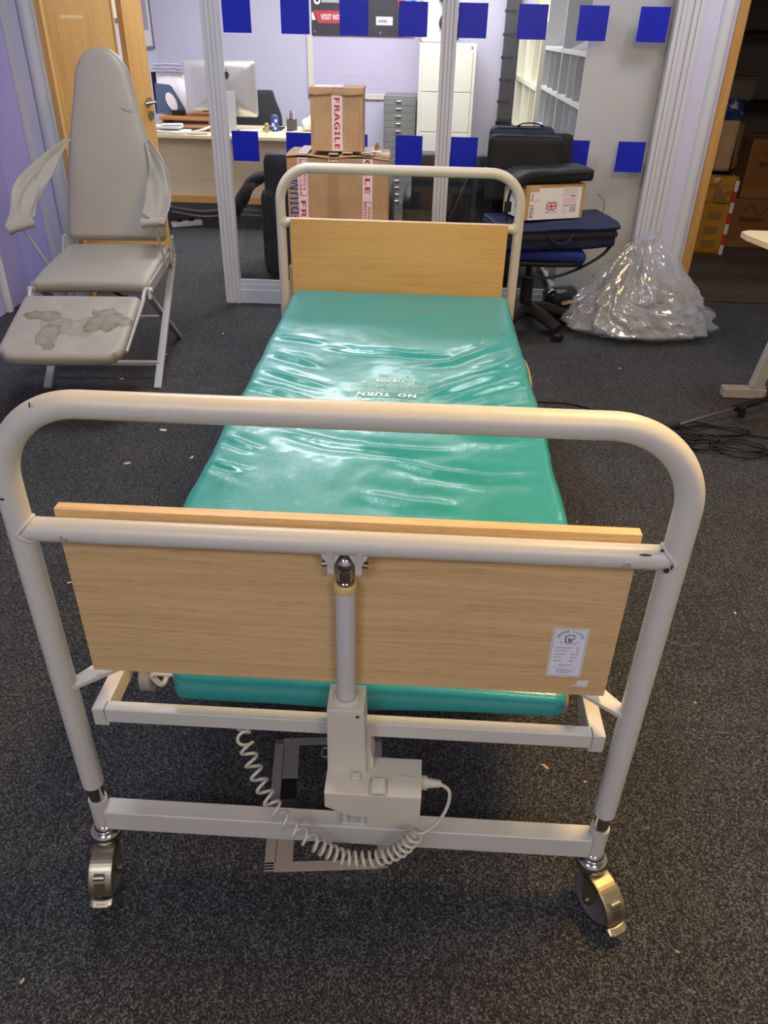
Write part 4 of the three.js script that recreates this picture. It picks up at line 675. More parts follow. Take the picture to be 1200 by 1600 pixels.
[[1.24, -2.12, 0.09, 0.08, 2, 1, [V(1.10, 0.005, -2.26), V(0.98, 0.005, -2.32), V(0.82, 0.005, -2.42), V(0.66, 0.005, -2.43)], 'black cable trailing from the cable tangle towards the bed'], [1.30, -2.05, 0.10, 0.06, 3, 2.2, null, 'tightly looped black cable in the tangle under the stand arm'],
  [1.46, -2.03, 0.11, 0.07, 2, 3.1, [V(1.62, 0.006, -1.97), V(1.85, 0.006, -1.96), V(2.1, 0.006, -1.9)], 'black cable running from the tangle off past the table'], [1.40, -2.18, 0.14, 0.05, 2, 4.4, [V(1.62, 0.006, -2.14), V(1.85, 0.006, -2.08)], 'wide flat loop of black cable along the back of the tangle'], [1.21, -2.03, 0.06, 0.05, 2, 5.2, null, 'small coil of black cable at the front of the tangle']].forEach(([cx, cz, rx, rz, n, s, tail, label]) => single('cable', label, 'cable', sweep(loop(cx, cz, rx, rz, n, s, tail), 0.0042, 7), M.cable, cg));
{
  const m = thing('stand_arm', 'black and steel telescopic stand arm lying over the tangled cables', 'stand', [0, 0, 0]);
  part(m, 'tube', rod(V(1.20, 0.035, -2.14), V(1.55, 0.075, -2.31), 0.0075), M.steel); part(m, 'clutch', [rod(V(1.14, 0.03, -2.11), V(1.24, 0.04, -2.16), 0.019), cyl(0.02, 0.02, 0.03, 1.20, 0.022, -2.11, 16), cyl(0.014, 0.014, 0.06, 1.17, 0.03, -2.10, 12)], M.black);
  part(m, 'grip', [rod(V(1.52, 0.07, -2.295), V(1.64, 0.085, -2.35), 0.017), rod(V(1.63, 0.085, -2.345), V(1.80, 0.10, -2.42), 0.011), cyl(0.016, 0.016, 0.05, 1.55, 0.06, -2.28, 14)], M.black); part(m, 'thumb_screw', [cyl(0.006, 0.006, 0.05, 1.68, 0.115, -2.37, 10), cyl(0.012, 0.012, 0.012, 1.68, 0.142, -2.37, 12)], M.steel); part(m, 'foot_tube', rod(V(1.78, 0.02, -2.40), V(1.95, 0.05, -2.40), 0.012), M.black);
}
// floor outlet box
{
  const f = thing('floor_outlet_box', 'grey framed floor outlet box with a carpeted lid under the bed foot', 'floor box', [-0.062, 0.0, -0.195], 0.10);
  const gp = std(0x8d8780, 0.5);
  part(f, 'frame', [rbox(0.258, 0.005, 0.022, 0, 0.0025, 0.164, 0.0015), rbox(0.258, 0.005, 0.022, 0, 0.0025, -0.164, 0.0015), rbox(0.022, 0.005, 0.35, -0.118, 0.0025, 0, 0.0015), rbox(0.022, 0.005, 0.35, 0.118, 0.0025, 0, 0.0015)], gp);
  part(f, 'side_strip', rbox(0.036, 0.004, 0.095, -0.088, 0.002, -0.105, 0.001), gp); part(f, 'side_strip', rbox(0.036, 0.004, 0.11, -0.088, 0.002, 0.098, 0.001), gp);
  part(f, 'cable_flap', rbox(0.036, 0.004, 0.04, -0.088, 0.003, 0.02, 0.001), std(0x4c4946, 0.4)); part(f, 'cable_opening', rbox(0.032, 0.002, 0.055, -0.09, 0.001, -0.03, 0.0008), M.black);
  part(f, 'lid', muv(box(0.176, 0.004, 0.302, 0.018, 0.002, 0)), M.carpet, 'carpet-covered lid');
}
// scraps on the carpet
[[-0.97, -1.98, 0.014, 0xe8e4dc], [-0.79, -1.75, 0.010, 0xe8e4dc], [-1.03, -1.68, 0.012, 0xc8a884], [-0.95, -0.92, 0.006, 0xe8e4dc], [0.44, -0.32, 0.009, 0xc9a27c], [0.53, -0.28, 0.004, 0xc9a27c], [1.09, -0.93, 0.005, 0xe8e4dc], [0.69, -1.4, 0.006, 0x8fae70], [1.21, -1.77, 0.008, 0xdcd2c6], [1.58, -2.42, 0.010, 0xe8e4dc], [-1.73, -3.94, 0.01, 0xe8e4dc], [-1.34, -2.51, 0.008, 0xe8e4dc], [-0.57, 0.23, 0.005, 0xc9a27c], [0.64, 0.10, 0.004, 0xc9a27c], [0.92, -1.12, 0.010, 0xa98b6e], [-1.0, -3.2, 0.008, 0xe8e4dc], [-1.22, -2.85, 0.007, 0xe8e4dc], [1.15, -2.9, 0.006, 0xe8e4dc], [0.86, -0.55, 0.004, 0xe8e4dc], [1.0, -0.25, 0.004, 0xcdb08c]].forEach(([x, z, r, c], i) => {
  const g = soft(r * 2, 0.003, r * (0.6 + 0.6 * hash(i, 3)), 0.001, [3, 1, 3], (o) => { o.x += (hash(i, (o.z * 1e4) | 0, 3) - 0.5) * r; o.y += (hash((o.x * 1e4) | 0, i, 5)) * 0.002; return o; }).rotateY(hash(i, 9) * 6).translate(x, 0.0018, z);
  const near = { 0: 'largest white scrap on the carpet beside the mattress', 2: 'curled tan paper sliver on the carpet left of the mattress', 4: 'tan wood splinter on the carpet under the deck rail', 7: 'green crumb on the carpet seen through the foot rail', 14: 'brown splinter on the carpet right of the bed foot', 9: 'white scrap on the carpet in front of the table foot' };
  const m = single('paper_scrap', near[i] ?? (c === 0xe8e4dc ? 'tiny white crumb on the dark carpet' : 'tiny tan crumb on the dark carpet'), 'scrap', g, std(c, 0.9)); if (!near[i]) m.userData.group = c === 0xe8e4dc ? 'white crumbs on the carpet' : 'tan crumbs on the carpet';
});

// ---------------------------------------------------------------- office behind the glass
const DT = 0.735;
{
  const d = thing('desk', 'pale maple office desk with a modesty panel behind the glass', 'desk', [-1.575, 0, -6.0], 0);
  part(d, 'desk_top', muv(rbox(1.75, 0.026, 0.8, 0, DT - 0.013, 0, 0.003)), M.desk); part(d, 'modesty_panel', muv(rbox(1.60, 0.44, 0.018, 0, 0.49, 0.27, 0.002), false, 0.3, 0.2), M.desk);
  part(d, 'lower_panel', muv(rbox(1.60, 0.055, 0.02, 0, 0.243, 0.272, 0.002)), M.door, 'orange-brown lower strip');
  for (const s of [-1, 1]) part(d, 'end_panel', muv(rbox(0.025, 0.71, 0.7, s * 0.82, 0.355, -0.02, 0.002), true), M.desk);
}
{
  const m = thing('computer', 'large silver desktop computer seen from behind on the desk', 'computer', [-1.55, DT, -5.9], -0.02);
  const sil = std(0xcfcfca, 0.34, { metalness: 0.75 });
  part(m, 'display_case', soft(0.575, 0.395, 0.05, 0.022, [30, 24, 4], (o) => { const k = 1 - Math.max(Math.abs(o.x) / 0.2875, Math.abs(o.y) / 0.1975); if (o.z > -0.005) o.z += 0.03 * sm(0, 0.9, k) - 0.018 * sm(0.25, 0, k); return o; }).translate(0, 0.305, 0), sil);
  part(m, 'stand', [bar(V(0.05, 0.29, 0.055), V(0.05, 0.008, 0.085), 0.15, 0.007), rbox(0.15, 0.007, 0.2, 0.05, 0.004, -0.01, 0.002)], std(0xd6d6d4, 0.35, { metalness: 0.6 }));
  part(m, 'emblem', (() => { const s = new THREE.Shape(); s.moveTo(0, 0.012); s.bezierCurveTo(0.012, 0.022, 0.026, 0.014, 0.026, -0.004); s.bezierCurveTo(0.026, -0.022, 0.012, -0.036, 0.004, -0.032); s.bezierCurveTo(0.001, -0.03, -0.001, -0.03, -0.004, -0.032); s.bezierCurveTo(-0.012, -0.036, -0.026, -0.022, -0.026, -0.004); s.bezierCurveTo(-0.026, 0.014, -0.012, 0.022, 0, 0.012); const l = new THREE.Shape(); l.moveTo(0, 0.02); l.quadraticCurveTo(0.001, 0.034, 0.013, 0.036); l.quadraticCurveTo(0.012, 0.024, 0, 0.02); return merge([s, l].map((q) => new THREE.ExtrudeGeometry(q, { depth: 0.001, bevelEnabled: false, curveSegments: 10 }).translate(0.062, 0.41, 0.056))); })(), M.black, 'black emblem');
  part(m, 'socket_row', [rbox(0.05, 0.008, 0.002, -0.13, 0.145, 0.028, 0.001), rbox(0.012, 0.014, 0.002, -0.09, 0.145, 0.029, 0.001)], M.dark);
  part(m, 'power_lead', sweep(smooth([V(0.06, 0.16, 0.05), V(-0.02, 0.08, 0.12), V(-0.1, 0.03, 0.15), V(-0.25, 0.006, 0.14), V(-0.42, 0.006, 0.12)], 30), 0.004, 8), M.white);
}
{
  const t = thing('desk_riser', 'brown wooden riser at the end of the desk', 'riser', [-1.84, DT, -5.98], 0);
  part(t, 'shelf_board', muv(rbox(0.42, 0.018, 0.30, 0, 0.090, 0, 0.002)), std(0xdcc0a0, 0.5, { map: T.door })); part(t, 'shelf_board', muv(rbox(0.40, 0.016, 0.28, 0, 0.045, 0, 0.002)), std(0xdcc0a0, 0.5, { map: T.door }));
  for (const s of [-1, 1]) part(t, 'side', muv(rbox(0.016, 0.082, 0.28, s * 0.19, 0.041, 0, 0.002)), std(0xdcc0a0, 0.5, { map: T.door }));
}
{
  const t = thing('mailing_bag_holder', 'black holder of white and slate mailing bags on the desk riser', 'bag holder', [-2.0, DT + 0.1, -6.05], 0.12);
  part(t, 'holder', rbox(0.27, 0.30, 0.02, -0.012, 0.15, -0.05, 0.004), M.black);
  part(t, 'white_bag', sheet(20, 20, (u, v) => V(-0.115 + u * 0.24 + 0.01 * v, v * 0.305, 0.012 + 0.012 * fbm(u * 5, v * 3, 4, 2) - 0.05 * v), 0.02), std(0xe9e9ea, 0.45));
  part(t, 'slate_panel', extrude([[-0.12, 0.01], [0.11, 0.01], [0.105, 0.05], [0.02, 0.20], [0.0, 0.215], [-0.115, 0.225]], 0.003, 0).rotateX(-0.1).translate(0, 0, 0.036), std(0x4c5d78, 0.5));
  part(t, 'white_oval', cyl(0.05, 0.05, 0.002, 0, 0, 0, 32).scale(0.75, 1, 1.4).rotateX(Math.PI / 2).rotateZ(0.45).rotateX(-0.1).translate(0.005, 0.095, 0.035), M.white);
  for (let k = 0; k < 5; k++) part(t, 'crumpled_bag', sheet(10, 4, (u, v) => V(-0.13 + u * 0.25 + k * 0.004, 0.30 + 0.012 * k + 0.02 * fbm(u * 6, k, 4, 2), 0.0 - v * 0.05 - k * 0.008), 0.003), std(k % 2 ? 0x6f6c88 : 0xd9d8e2, 0.4));
  part(t, 'card_reader', rbox(0.11, 0.035, 0.03, 0.06, 0.02, 0.075, 0.004), M.black);
}
{
  const t = thing('paper_stack', 'white folded papers with loose leads on the desk edge', 'paper', [-1.93, DT, -5.70], 0.05);
  part(t, 'papers', [rbox(0.22, 0.016, 0.14, -0.02, 0.045, 0, 0.002), rbox(0.30, 0.022, 0.16, 0, 0.012, 0.01, 0.002), rbox(0.16, 0.006, 0.10, 0.02, 0.062, 0.0, 0.002).rotateY(0.2)], M.white);
  part(t, 'lead', sweep(smooth([V(-0.13, 0.03, 0.05), V(0.05, 0.012, 0.09), V(0.24, 0.03, 0.06), V(0.36, 0.07, -0.02)], 30), 0.006, 8), M.white); part(t, 'dark_lead', sweep(smooth([V(0.02, 0.006, 0.08), V(0.12, 0.005, 0.085), V(0.3, 0.005, 0.06)], 24), 0.003, 6), M.cable);
}
{ const k = thing('keyboard', 'slim white keyboard on the desk beside the computer stand', 'keyboard', [-1.335, DT, -5.95], 0); part(k, 'keyboard_body', rbox(0.17, 0.014, 0.11, 0, 0.008, 0, 0.003), M.white); part(k, 'key_bed', rbox(0.155, 0.004, 0.09, 0, 0.016, 0, 0.001), M.cream); }
{ const k = thing('phone', 'dark tablet lying flat on the desk beside the keyboard', 'tablet', [-1.19, DT, -6.16], 0); part(k, 'tablet_body', rbox(0.16, 0.01, 0.2, 0, 0.005, 0, 0.003), M.dark); part(k, 'tablet_glass', rbox(0.15, 0.001, 0.18, 0, 0.0105, 0, 0.0004), M.black); }
{ const k = thing('drink_can', 'small gold and silver can on the desk', 'can', [-1.205, DT, -5.93], 0); part(k, 'can_body', lathe([[0, 0], [0.017, 0], [0.02, 0.006], [0.02, 0.056], [0.016, 0.064], [0, 0.063]], 24), std(0xb5a77c, 0.3, { metalness: 0.7 })); part(k, 'rim', lathe([[0.015, 0.062], [0.0175, 0.064], [0.0165, 0.067], [0.0145, 0.066]], 24), M.steel); }
{ const k = thing('drink_can', 'tall blue and white printed can on the desk', 'can', [-1.15, DT, -6.0], 0); part(k, 'can_body', lathe([[0, 0], [0.026, 0], [0.03, 0.007], [0.03, 0.108], [0.024, 0.118], [0, 0.117]], 28), std(0x2f49a8, 0.35)); part(k, 'rim', lathe([[0.022, 0.116], [0.0255, 0.119], [0.0245, 0.123], [0.021, 0.121]], 24), M.steel); for (const [a, y, w] of [[0.5, 0.08, 0.02], [-0.4, 0.05, 0.026], [0.2, 0.025, 0.018]]) part(k, 'printed_patch', sheet(6, 4, (u, v) => { const q = a + (u - 0.5) * w / 0.03; return V(Math.sin(q) * 0.0304, y + (v - 0.5) * w, Math.cos(q) * 0.0304); }, 0.0004), M.white); }
{
  const k = thing('pen_pot', 'dark mesh pen pot on the desk', 'pen pot', [-1.02, DT, -6.06], 0); part(k, 'pot', [box(0.075, 0.085, 0.003, 0, 0.0425, 0.036), box(0.075, 0.085, 0.003, 0, 0.0425, -0.036), box(0.003, 0.085, 0.072, 0.036, 0.0425, 0), box(0.003, 0.085, 0.072, -0.036, 0.0425, 0), box(0.075, 0.003, 0.075, 0, 0.0015, 0)], std(0x4a4542, 0.6));
  [[-0.02, 0.0, 0x1a1a1c, 0.145, 'black pen in the desk pen pot'], [0.002, 0.01, 0xc02a2c, 0.13, 'red pen in the desk pen pot'], [0.02, -0.01, 0xe8e8ea, 0.14, 'white pen in the desk pen pot'], [-0.024, 0.02, 0xe7b52b, 0.11, 'yellow pen in the desk pen pot']].forEach(([x, z, c, h, l], i) => { const p = thing('pen', l, 'pen', [-1.02 + x, DT + 0.004, -6.06 + z], 0); p.rotation.z = (i - 1.5) * 0.06; part(p, 'barrel', cyl(0.005, 0.005, h, 0, h / 2, 0, 10), std(c, 0.4)); part(p, 'clip', box(0.003, 0.03, 0.003, 0, h - 0.02, 0.006), M.steel); });
}
single('plastic_bag', 'crumpled white plastic bag on the desk beside the pen pot', 'bag', soft(0.16, 0.10, 0.13, 0.05, [16, 12, 14], (o) => { const n = 1 + (fbm(o.x * 22 + 4, o.y * 22 + o.z * 15, 6, 3) - 0.5) * 0.5; o.x *= n; o.y = (o.y + 0.05) * n - 0.05; o.z *= n; if (o.y < -0.049) o.y = -0.049; return o; }).translate(-0.87, DT + 0.05, -6.1), std(0xe6e6dc, 0.5));
single('note_tag', 'small yellow tag on the front of the desk', 'tag', rbox(0.028, 0.006, 0.022, -1.17, DT + 0.003, -5.73, 0.002), std(0xf0c21c, 0.5));
single('earphones', 'tangled white earphone lead on the desk', 'lead', sweep(smooth([V(-1.12, DT + 0.004, -5.86), V(-1.07, DT + 0.005, -5.90), V(-1.05, DT + 0.012, -5.86), V(-1.10, DT + 0.006, -5.84), V(-1.03, DT + 0.004, -5.82), V(-1.0, DT + 0.01, -5.88), V(-0.95, DT + 0.02, -5.9), V(-0.92, DT + 0.004, -5.84)], 60), 0.003, 7), M.white);
{
  const c = thing('office_chair', 'black mesh back office chair behind the desk', 'chair', [-1.42, 0, -6.72], 0);
  part(c, 'backrest', soft(0.46, 0.52, 0.05, 0.024, [16, 20, 4], (o) => { const t = (o.y + 0.26) / 0.52; o.x *= 1 - 0.28 * sm(0.55, 1, t); o.z += 0.03 * Math.cos(o.x * 7); return o; }).translate(0, 0.735, 0.12), M.dark); part(c, 'seat', soft(0.48, 0.07, 0.46, 0.03, [8, 3, 8]).translate(0, 0.46, -0.14), M.dark);
  part(c, 'column', cyl(0.025, 0.03, 0.36, 0, 0.25, -0.14), M.black); for (let k = 0; k < 5; k++) part(c, 'base_arm', rod(V(0, 0.07, -0.14), V(Math.sin(k * 1.257) * 0.28, 0.04, -0.14 + Math.cos(k * 1.257) * 0.28), 0.025, 0.016), M.black);
}
{
  const f = thing('filing_cabinet', 'tall cream four drawer filing cabinet against the office wall', 'cabinet', [0.245, 0, -7.06], 0), fm = std(0xdedfcf, 0.5);
  part(f, 'carcass', rbox(0.49, 1.37, 0.6, 0, 0.685, 0, 0.004), fm);
  for (let k = 0; k < 4; k++) { const y = 0.05 + k * 0.318; const dr = part(f, 'drawer', rbox(0.43, 0.312, 0.014, 0, y + 0.157, 0.305, 0.003), fm); part(dr, 'handle', [rbox(0.09, 0.022, 0.01, -0.02, y + 0.2, 0.315, 0.003), rbox(0.07, 0.03, 0.006, -0.02, y + 0.26, 0.314, 0.002)], M.steel); }
  part(f, 'lock', cyl(0.008, 0.008, 0.01, 0, 0, 0, 16).rotateX(Math.PI / 2).translate(0.205, 1.342, 0.305), M.steel);
}
{
  const f = thing('drawer_cabinet', 'narrow grey multi-drawer steel cabinet with silver pulls', 'cabinet', [-0.162, 0, -7.1], 0), fm = std(0x878a88, 0.42, { metalness: 0.25 });
  part(f, 'carcass', rbox(0.29, 0.955, 0.4, 0, 0.4775, 0, 0.003), fm);
  for (let k = 0; k < 15; k++) { const y = 0.03 + k * 0.0605; const dr = part(f, 'drawer', rbox(0.262, 0.057, 0.008, 0, y + 0.029, 0.202, 0.0015), fm); part(dr, 'pull', soft(0.055, 0.018, 0.016, 0.008, [8, 4, 4]).translate(-0.01, y + 0.032, 0.212), M.chrome); }
}
{
  const m = thing('white_appliance', 'white appliance with black hoses on top of the filing cabinet', 'appliance', [0.10, 1.37, -6.95], 0.1);
  part(m, 'case', soft(0.2, 0.42, 0.26, 0.03, [8, 12, 8], (o) => { if (o.y < -0.1) o.x *= 1.1; return o; }).translate(0, 0.21, 0), std(0xe8e8e4, 0.4)); part(m, 'trim_line', rod(V(-0.11, 0.01, 0.12), V(-0.085, 0.11, 0.12), 0.004), std(0xd6722d, 0.5));
  part(m, 'hose', sweep(smooth([V(0.03, 0.35, 0.14), V(0.1, 0.25, 0.17), V(0.06, 0.14, 0.16), V(0.12, 0.06, 0.15)], 20), 0.022, 10), M.black); part(m, 'nozzle', [rod(V(0.21, 0.02, 0.12), V(0.22, 0.26, 0.12), 0.01), rbox(0.045, 0.08, 0.03, 0.218, 0.11, 0.12, 0.006), rbox(0.03, 0.04, 0.03, 0.22, 0.24, 0.12, 0.005)], M.black);
}
{
  const w = thing('whiteboard', 'white framed whiteboard on the far office wall', 'whiteboard', [0, 0, ZB], 0), x0 = -1.056, x1 = 0.05, y0 = 0.885, y1 = 2.0;
  part(w, 'board', span(x0 + 0.02, x1 - 0.02, y0 + 0.02, y1 - 0.02, 0.001, 0.012), std(0xd6cfe6, 0.25)); part(w, 'frame', [span(x0, x0 + 0.05, y0, y1, 0, 0.022, 0.003), span(x1 - 0.05, x1, y0, y1, 0, 0.022, 0.003), span(x0, x1, y0, y0 + 0.045, 0, 0.022, 0.003), span(x0, x1, y1 - 0.045, y1, 0, 0.022, 0.003)], M.cream);
}
{
  const pt = canvasTex(1024, 768, (g, w, h) => {
    g.fillStyle = '#23232c'; g.fillRect(0, 0, w, h); g.fillStyle = '#6aa3dc'; g.beginPath(); g.moveTo(880, 0); g.lineTo(w, 0); g.lineTo(w, h); g.lineTo(940, h); g.fill(); g.fillStyle = '#3f79bd'; for (let k = 0; k < 9; k++) g.fillRect(930 + (k % 3) * 26, 380 + k * 40, 60, 10);
    g.fillStyle = '#c93137'; g.beginPath(); g.moveTo(780, 0); g.lineTo(870, 0); g.quadraticCurveTo(900, 600, 990, h); g.lineTo(925, h); g.quadraticCurveTo(850, 560, 780, 0); g.fill();
    g.fillStyle = '#c93137'; g.beginPath(); g.moveTo(20, 560); g.lineTo(330, 560); g.lineTo(330, 665); g.lineTo(70, 665); g.fill(); g.fillStyle = '#fff'; g.font = 'bold 60px sans-serif'; g.fillText('VISIT NOW', 95, 634, 220); g.beginPath(); g.moveTo(4, 575); g.lineTo(18, 575); g.lineTo(44, 640); g.lineTo(4, 640); g.fill();
    for (const [y, t] of [[395, '02862 644 828'], [480, 'hello@oddmed.com']]) { g.fillStyle = '#fff'; g.beginPath(); g.arc(60, y, 32, 0, 7); g.fill(); g.font = 'bold 38px sans-serif'; g.fillText(t, 105, y + 14, 225); g.fillStyle = '#23232c'; g.fillRect(46, y - 10, 28, 20); }
    g.fillStyle = '#e9e6e4'; g.fillRect(640, 600, 165, 72); g.fillStyle = '#23232c'; g.font = 'bold 40px sans-serif'; g.fillText('.com', 655, 650);
  });
  const p = thing('poster', 'dark advertising banner with a red VISIT NOW flash on the office wall', 'poster', [0, 0, ZB + 0.024], 0);
  part(p, 'printed_sheet', flatUv(span(-1.01, -0.06, 1.40, 2.11, 0, 0.004), -1.01, -0.06, 1.40, 2.11), std(0xffffff, 0.4, { map: pt })); for (const x of [-0.98, -0.375]) part(p, 'bolt', cyl(0.012, 0.012, 0.006, 0, 0, 0, 14).rotateX(Math.PI / 2).translate(x, 1.43, 0.006), M.steel);
}
for (const [z0, z1, y0, l] of [[-7.32, -6.86, 1.26, 'grey framed picture near the corner of the office wall'], [-6.53, -6.05, 1.47, 'grey framed picture seen through the door vision panel']]) {
  const p = thing('picture', l, 'picture', [-2.5, 0, 0], 0); part(p, 'frame', [span(0, 0.02, y0, y0 + 0.025, z0, z1), span(0, 0.02, y0 + 0.5, y0 + 0.525, z0, z1), span(0, 0.02, y0, y0 + 0.52, z0, z0 + 0.025), span(0, 0.02, y0, y0 + 0.52, z1 - 0.025, z1)], std(0x77787c, 0.5));
  part(p, 'mount', span(0, 0.01, y0 + 0.02, y0 + 0.51, z0 + 0.02, z1 - 0.02), M.white); part(p, 'image', span(0.01, 0.011, y0 + 0.15, y0 + 0.48, z0 + 0.1, z1 - 0.05), std(0xa9a2b4, 0.6));
}
function armchair(label, x, w, h, z) {
  const a = thing('armchair', label, 'armchair', [x, 0, z], 0), m = std(0x131417, 0.62, { bumpMap: T.leather, bumpScale: 0.0006 });
  part(a, 'backrest', soft(w, h - 0.03, 0.2, 0.05, [12, 14, 6]).translate(0, h / 2 + 0.015, 0), m); part(a, 'seat', soft(w - 0.2, 0.3, 0.5, 0.05, [8, 6, 8]).translate(0, 0.26, -0.33), m);
  for (const s of [-1, 1]) part(a, 'arm', soft(0.15, 0.55, 0.62, 0.05, [6, 10, 10]).translate(s * (w / 2 - 0.02), 0.29, -0.32), m); for (const s of [-1, 1]) part(a, 'foot', cyl(0.02, 0.02, 0.04, s * (w / 2 - 0.06), 0.02, -0.04), M.black);
}
armchair('black upholstered armchair behind the glass next to the moving cartons', -0.55, 0.76, 0.80, -4.35); armchair('black upholstered armchair behind the glass next to the swivel chair', 0.35, 0.68, 0.82, -4.35);
single('jacket', 'black jacket thrown over the arm of the armchair', 'jacket', sweep(smooth([V(-0.86, 0.62, -4.5), V(-0.95, 0.63, -4.5), V(-1.06, 0.58, -4.52), V(-1.14, 0.47, -4.55), V(-1.20, 0.36, -4.56), V(-1.17, 0.33, -4.56)], 40), (t) => 0.05 + 0.022 * Math.sin(t * 3.1) + 0.006 * Math.sin(t * 23), 16, 0.55), std(0x18191c, 0.8));
{ const b = thing('backpack', 'black backpack with loose straps hung on the armchair behind the glass', 'bag', [0.45, 0.36, -4.16], 0.1); part(b, 'bag_body', soft(0.26, 0.40, 0.14, 0.05, [10, 14, 8], (o) => { o.z += (fbm(o.x * 8, o.y * 8, 5, 2) - 0.5) * 0.03; return o; }).translate(0, 0.2, 0), M.nylonBlack); part(b, 'strap', sweep(smooth([V(-0.1, 0.36, 0.06), V(-0.17, 0.2, 0.1), V(-0.2, 0.1, 0.09), V(-0.12, 0.04, 0.08)], 20), 0.012, 8, 0.4), M.strap); part(b, 'strap', sweep(smooth([V(0.08, 0.37, 0.06), V(0.12, 0.2, 0.1), V(0.08, 0.05, 0.08)], 20), 0.012, 8, 0.4), M.strap); }
// pigeonhole shelving along the office's side wall
{
  const u = thing('shelving_unit', 'grey pigeonhole shelving with its plain end panel against the glass', 'shelving', [0, 0, 0], 0), g = std(0xc9cbc8, 0.55), X0 = 0.925, X1 = 1.37, zs = [-3.90, -4.19, -4.43, -4.76, -5.06, -5.33, -5.62], H = 2.1;
  part(u, 'end_panel', span(X0, X1, 0, H, -3.90, -3.885, 0.001), g); part(u, 'end_panel', span(X0, X1, 0, H, -5.63, -5.615, 0.001), g); part(u, 'back_panel', span(X1 - 0.01, X1, 0, H, -5.62, -3.9), g);
  part(u, 'upright', span(X0, X1, 0, H, -4.77, -4.75, 0.001), g); for (const y of [0.08, 0.34, 0.60, 0.865, 1.11, 1.36, 2.09]) part(u, 'shelf', span(X0, X1, y, y + 0.024, -5.62, -3.9, 0.001), g);
  for (const [y0, y1] of [[0.104, 0.34], [0.364, 0.6], [0.624, 0.865], [0.889, 1.11], [1.134, 1.36]]) for (const k of [1, 2, 4, 5]) part(u, 'divider', span(X0 + 0.004, X1, y0, y1, zs[k] - 0.004, zs[k] + 0.004), g);
  const c = thing('shelving_unit', 'cream cube shelving standing beyond the grey pigeonholes', 'shelving', [0, 0, 0], 0), cm = std(0xece8cf, 0.5), A = 0.895, B = 1.37;
  part(c, 'end_panel', span(A, B, 0, 1.53, -5.68, -5.64, 0.001), cm); part(c, 'end_panel', span(A, B, 0, 1.53, -7.3, -7.26, 0.001), cm); part(c, 'back_panel', span(B - 0.01, B, 0, 1.53, -7.26, -5.68), cm); for (const y of [0.0, 0.32, 0.70, 1.09, 1.49]) part(c, 'shelf', span(A, B, y, y + 0.035, -7.28, -5.66, 0.001), cm);
  for (const z of [-6.1, -6.65]) for (const [y0, y1] of [[0.035, 0.32], [0.355, 0.70], [0.735, 1.09], [1.125, 1.49]]) part(c, 'divider', span(A + 0.004, B, y0, y1, z - 0.014, z + 0.014), cm);
  for (const [z, y, l] of [[-5.86, 1.125, 'white bottle on the upper cream shelf'], [-7.0, 0.735, 'white pot with a red mark on the lower cream shelf']]) { const b = thing('bottle', l, 'bottle', [1.02, y, z]); part(b, 'bottle_body', lathe([[0, 0], [0.035, 0], [0.038, 0.01], [0.038, 0.09], [0.015, 0.12], [0.015, 0.14], [0, 0.14]], 20), M.white); part(b, 'cap', cyl(0.018, 0.018, 0.03, 0, 0.155, 0, 16), l.includes('red') ? std(0xc63b48, 0.5) : M.white); }
  const o = thing('small_carton', 'small orange-brown carton in a grey pigeonhole', 'box', [1.1, 1.134, -5.48]); part(o, 'carton_body', rbox(0.14, 0.085, 0.12, 0, 0.0425, 0, 0.002), std(0xd0924f, 0.7)); part(o, 'carton_lid', rbox(0.142, 0.075, 0.122, 0, 0.124, 0, 0.002), std(0xd0924f, 0.7));
  single('film_wrap', 'crumpled clear film on top of the grey pigeonholes', 'film', sheet(16, 12, (p, q) => V(0.96 + p * 0.28, 1.386 + 0.10 * Math.max(0, fbm(p * 4, q * 5, 8, 3) - 0.15) * Math.sin(p * 3.14) * Math.sin(q * 3.14) * 1.6, -4.72 + q * 0.42), 0.001), phys(0xf0f0f0, 0.15, { transmission: 0.55, thickness: 0 }));
  const top = thing('wooden_crate', 'yellow-cream cartons on top of the cream shelving', 'box', [1.13, 1.525, -6.2]); part(top, 'carton_body', rbox(0.36, 0.34, 0.9, 0, 0.17, 0, 0.004), std(0xf0dd9a, 0.7)); part(top, 'edge_strip', rbox(0.37, 0.34, 0.06, 0, 0.17, -0.36, 0.003), M.door);
}
{
  const r = thing('cube_rack', 'smoky black plastic modular cube rack with clip connectors in the corner', 'rack', [0.76, 0, -7.36], 0), pm = std(0x3b3c44, 0.25);
  for (let k = 0; k < 10; k++) { const y = 0.18 * k; part(r, 'panel', rbox(0.128, 0.172, 0.006, 0.065, y + 0.09, 0.03, 0.004), pm); if (k) { const cn = part(r, 'connector', [cyl(0.016, 0.016, 0.02, 0, 0, 0, 14).rotateX(Math.PI / 2).translate(0, y, 0.036), cyl(0.016, 0.016, 0.02, 0, 0, 0, 14).rotateX(Math.PI / 2).translate(0.065, y - 0.004, 0.036), rbox(0.1, 0.008, 0.012, 0.05, y, 0.036, 0.002)], M.black); } }
  for (const s of [0, 0.13]) part(r, 'side_panel', rbox(0.004, 1.8, 0.03, s, 0.9, 0.015, 0.001), pm);
}
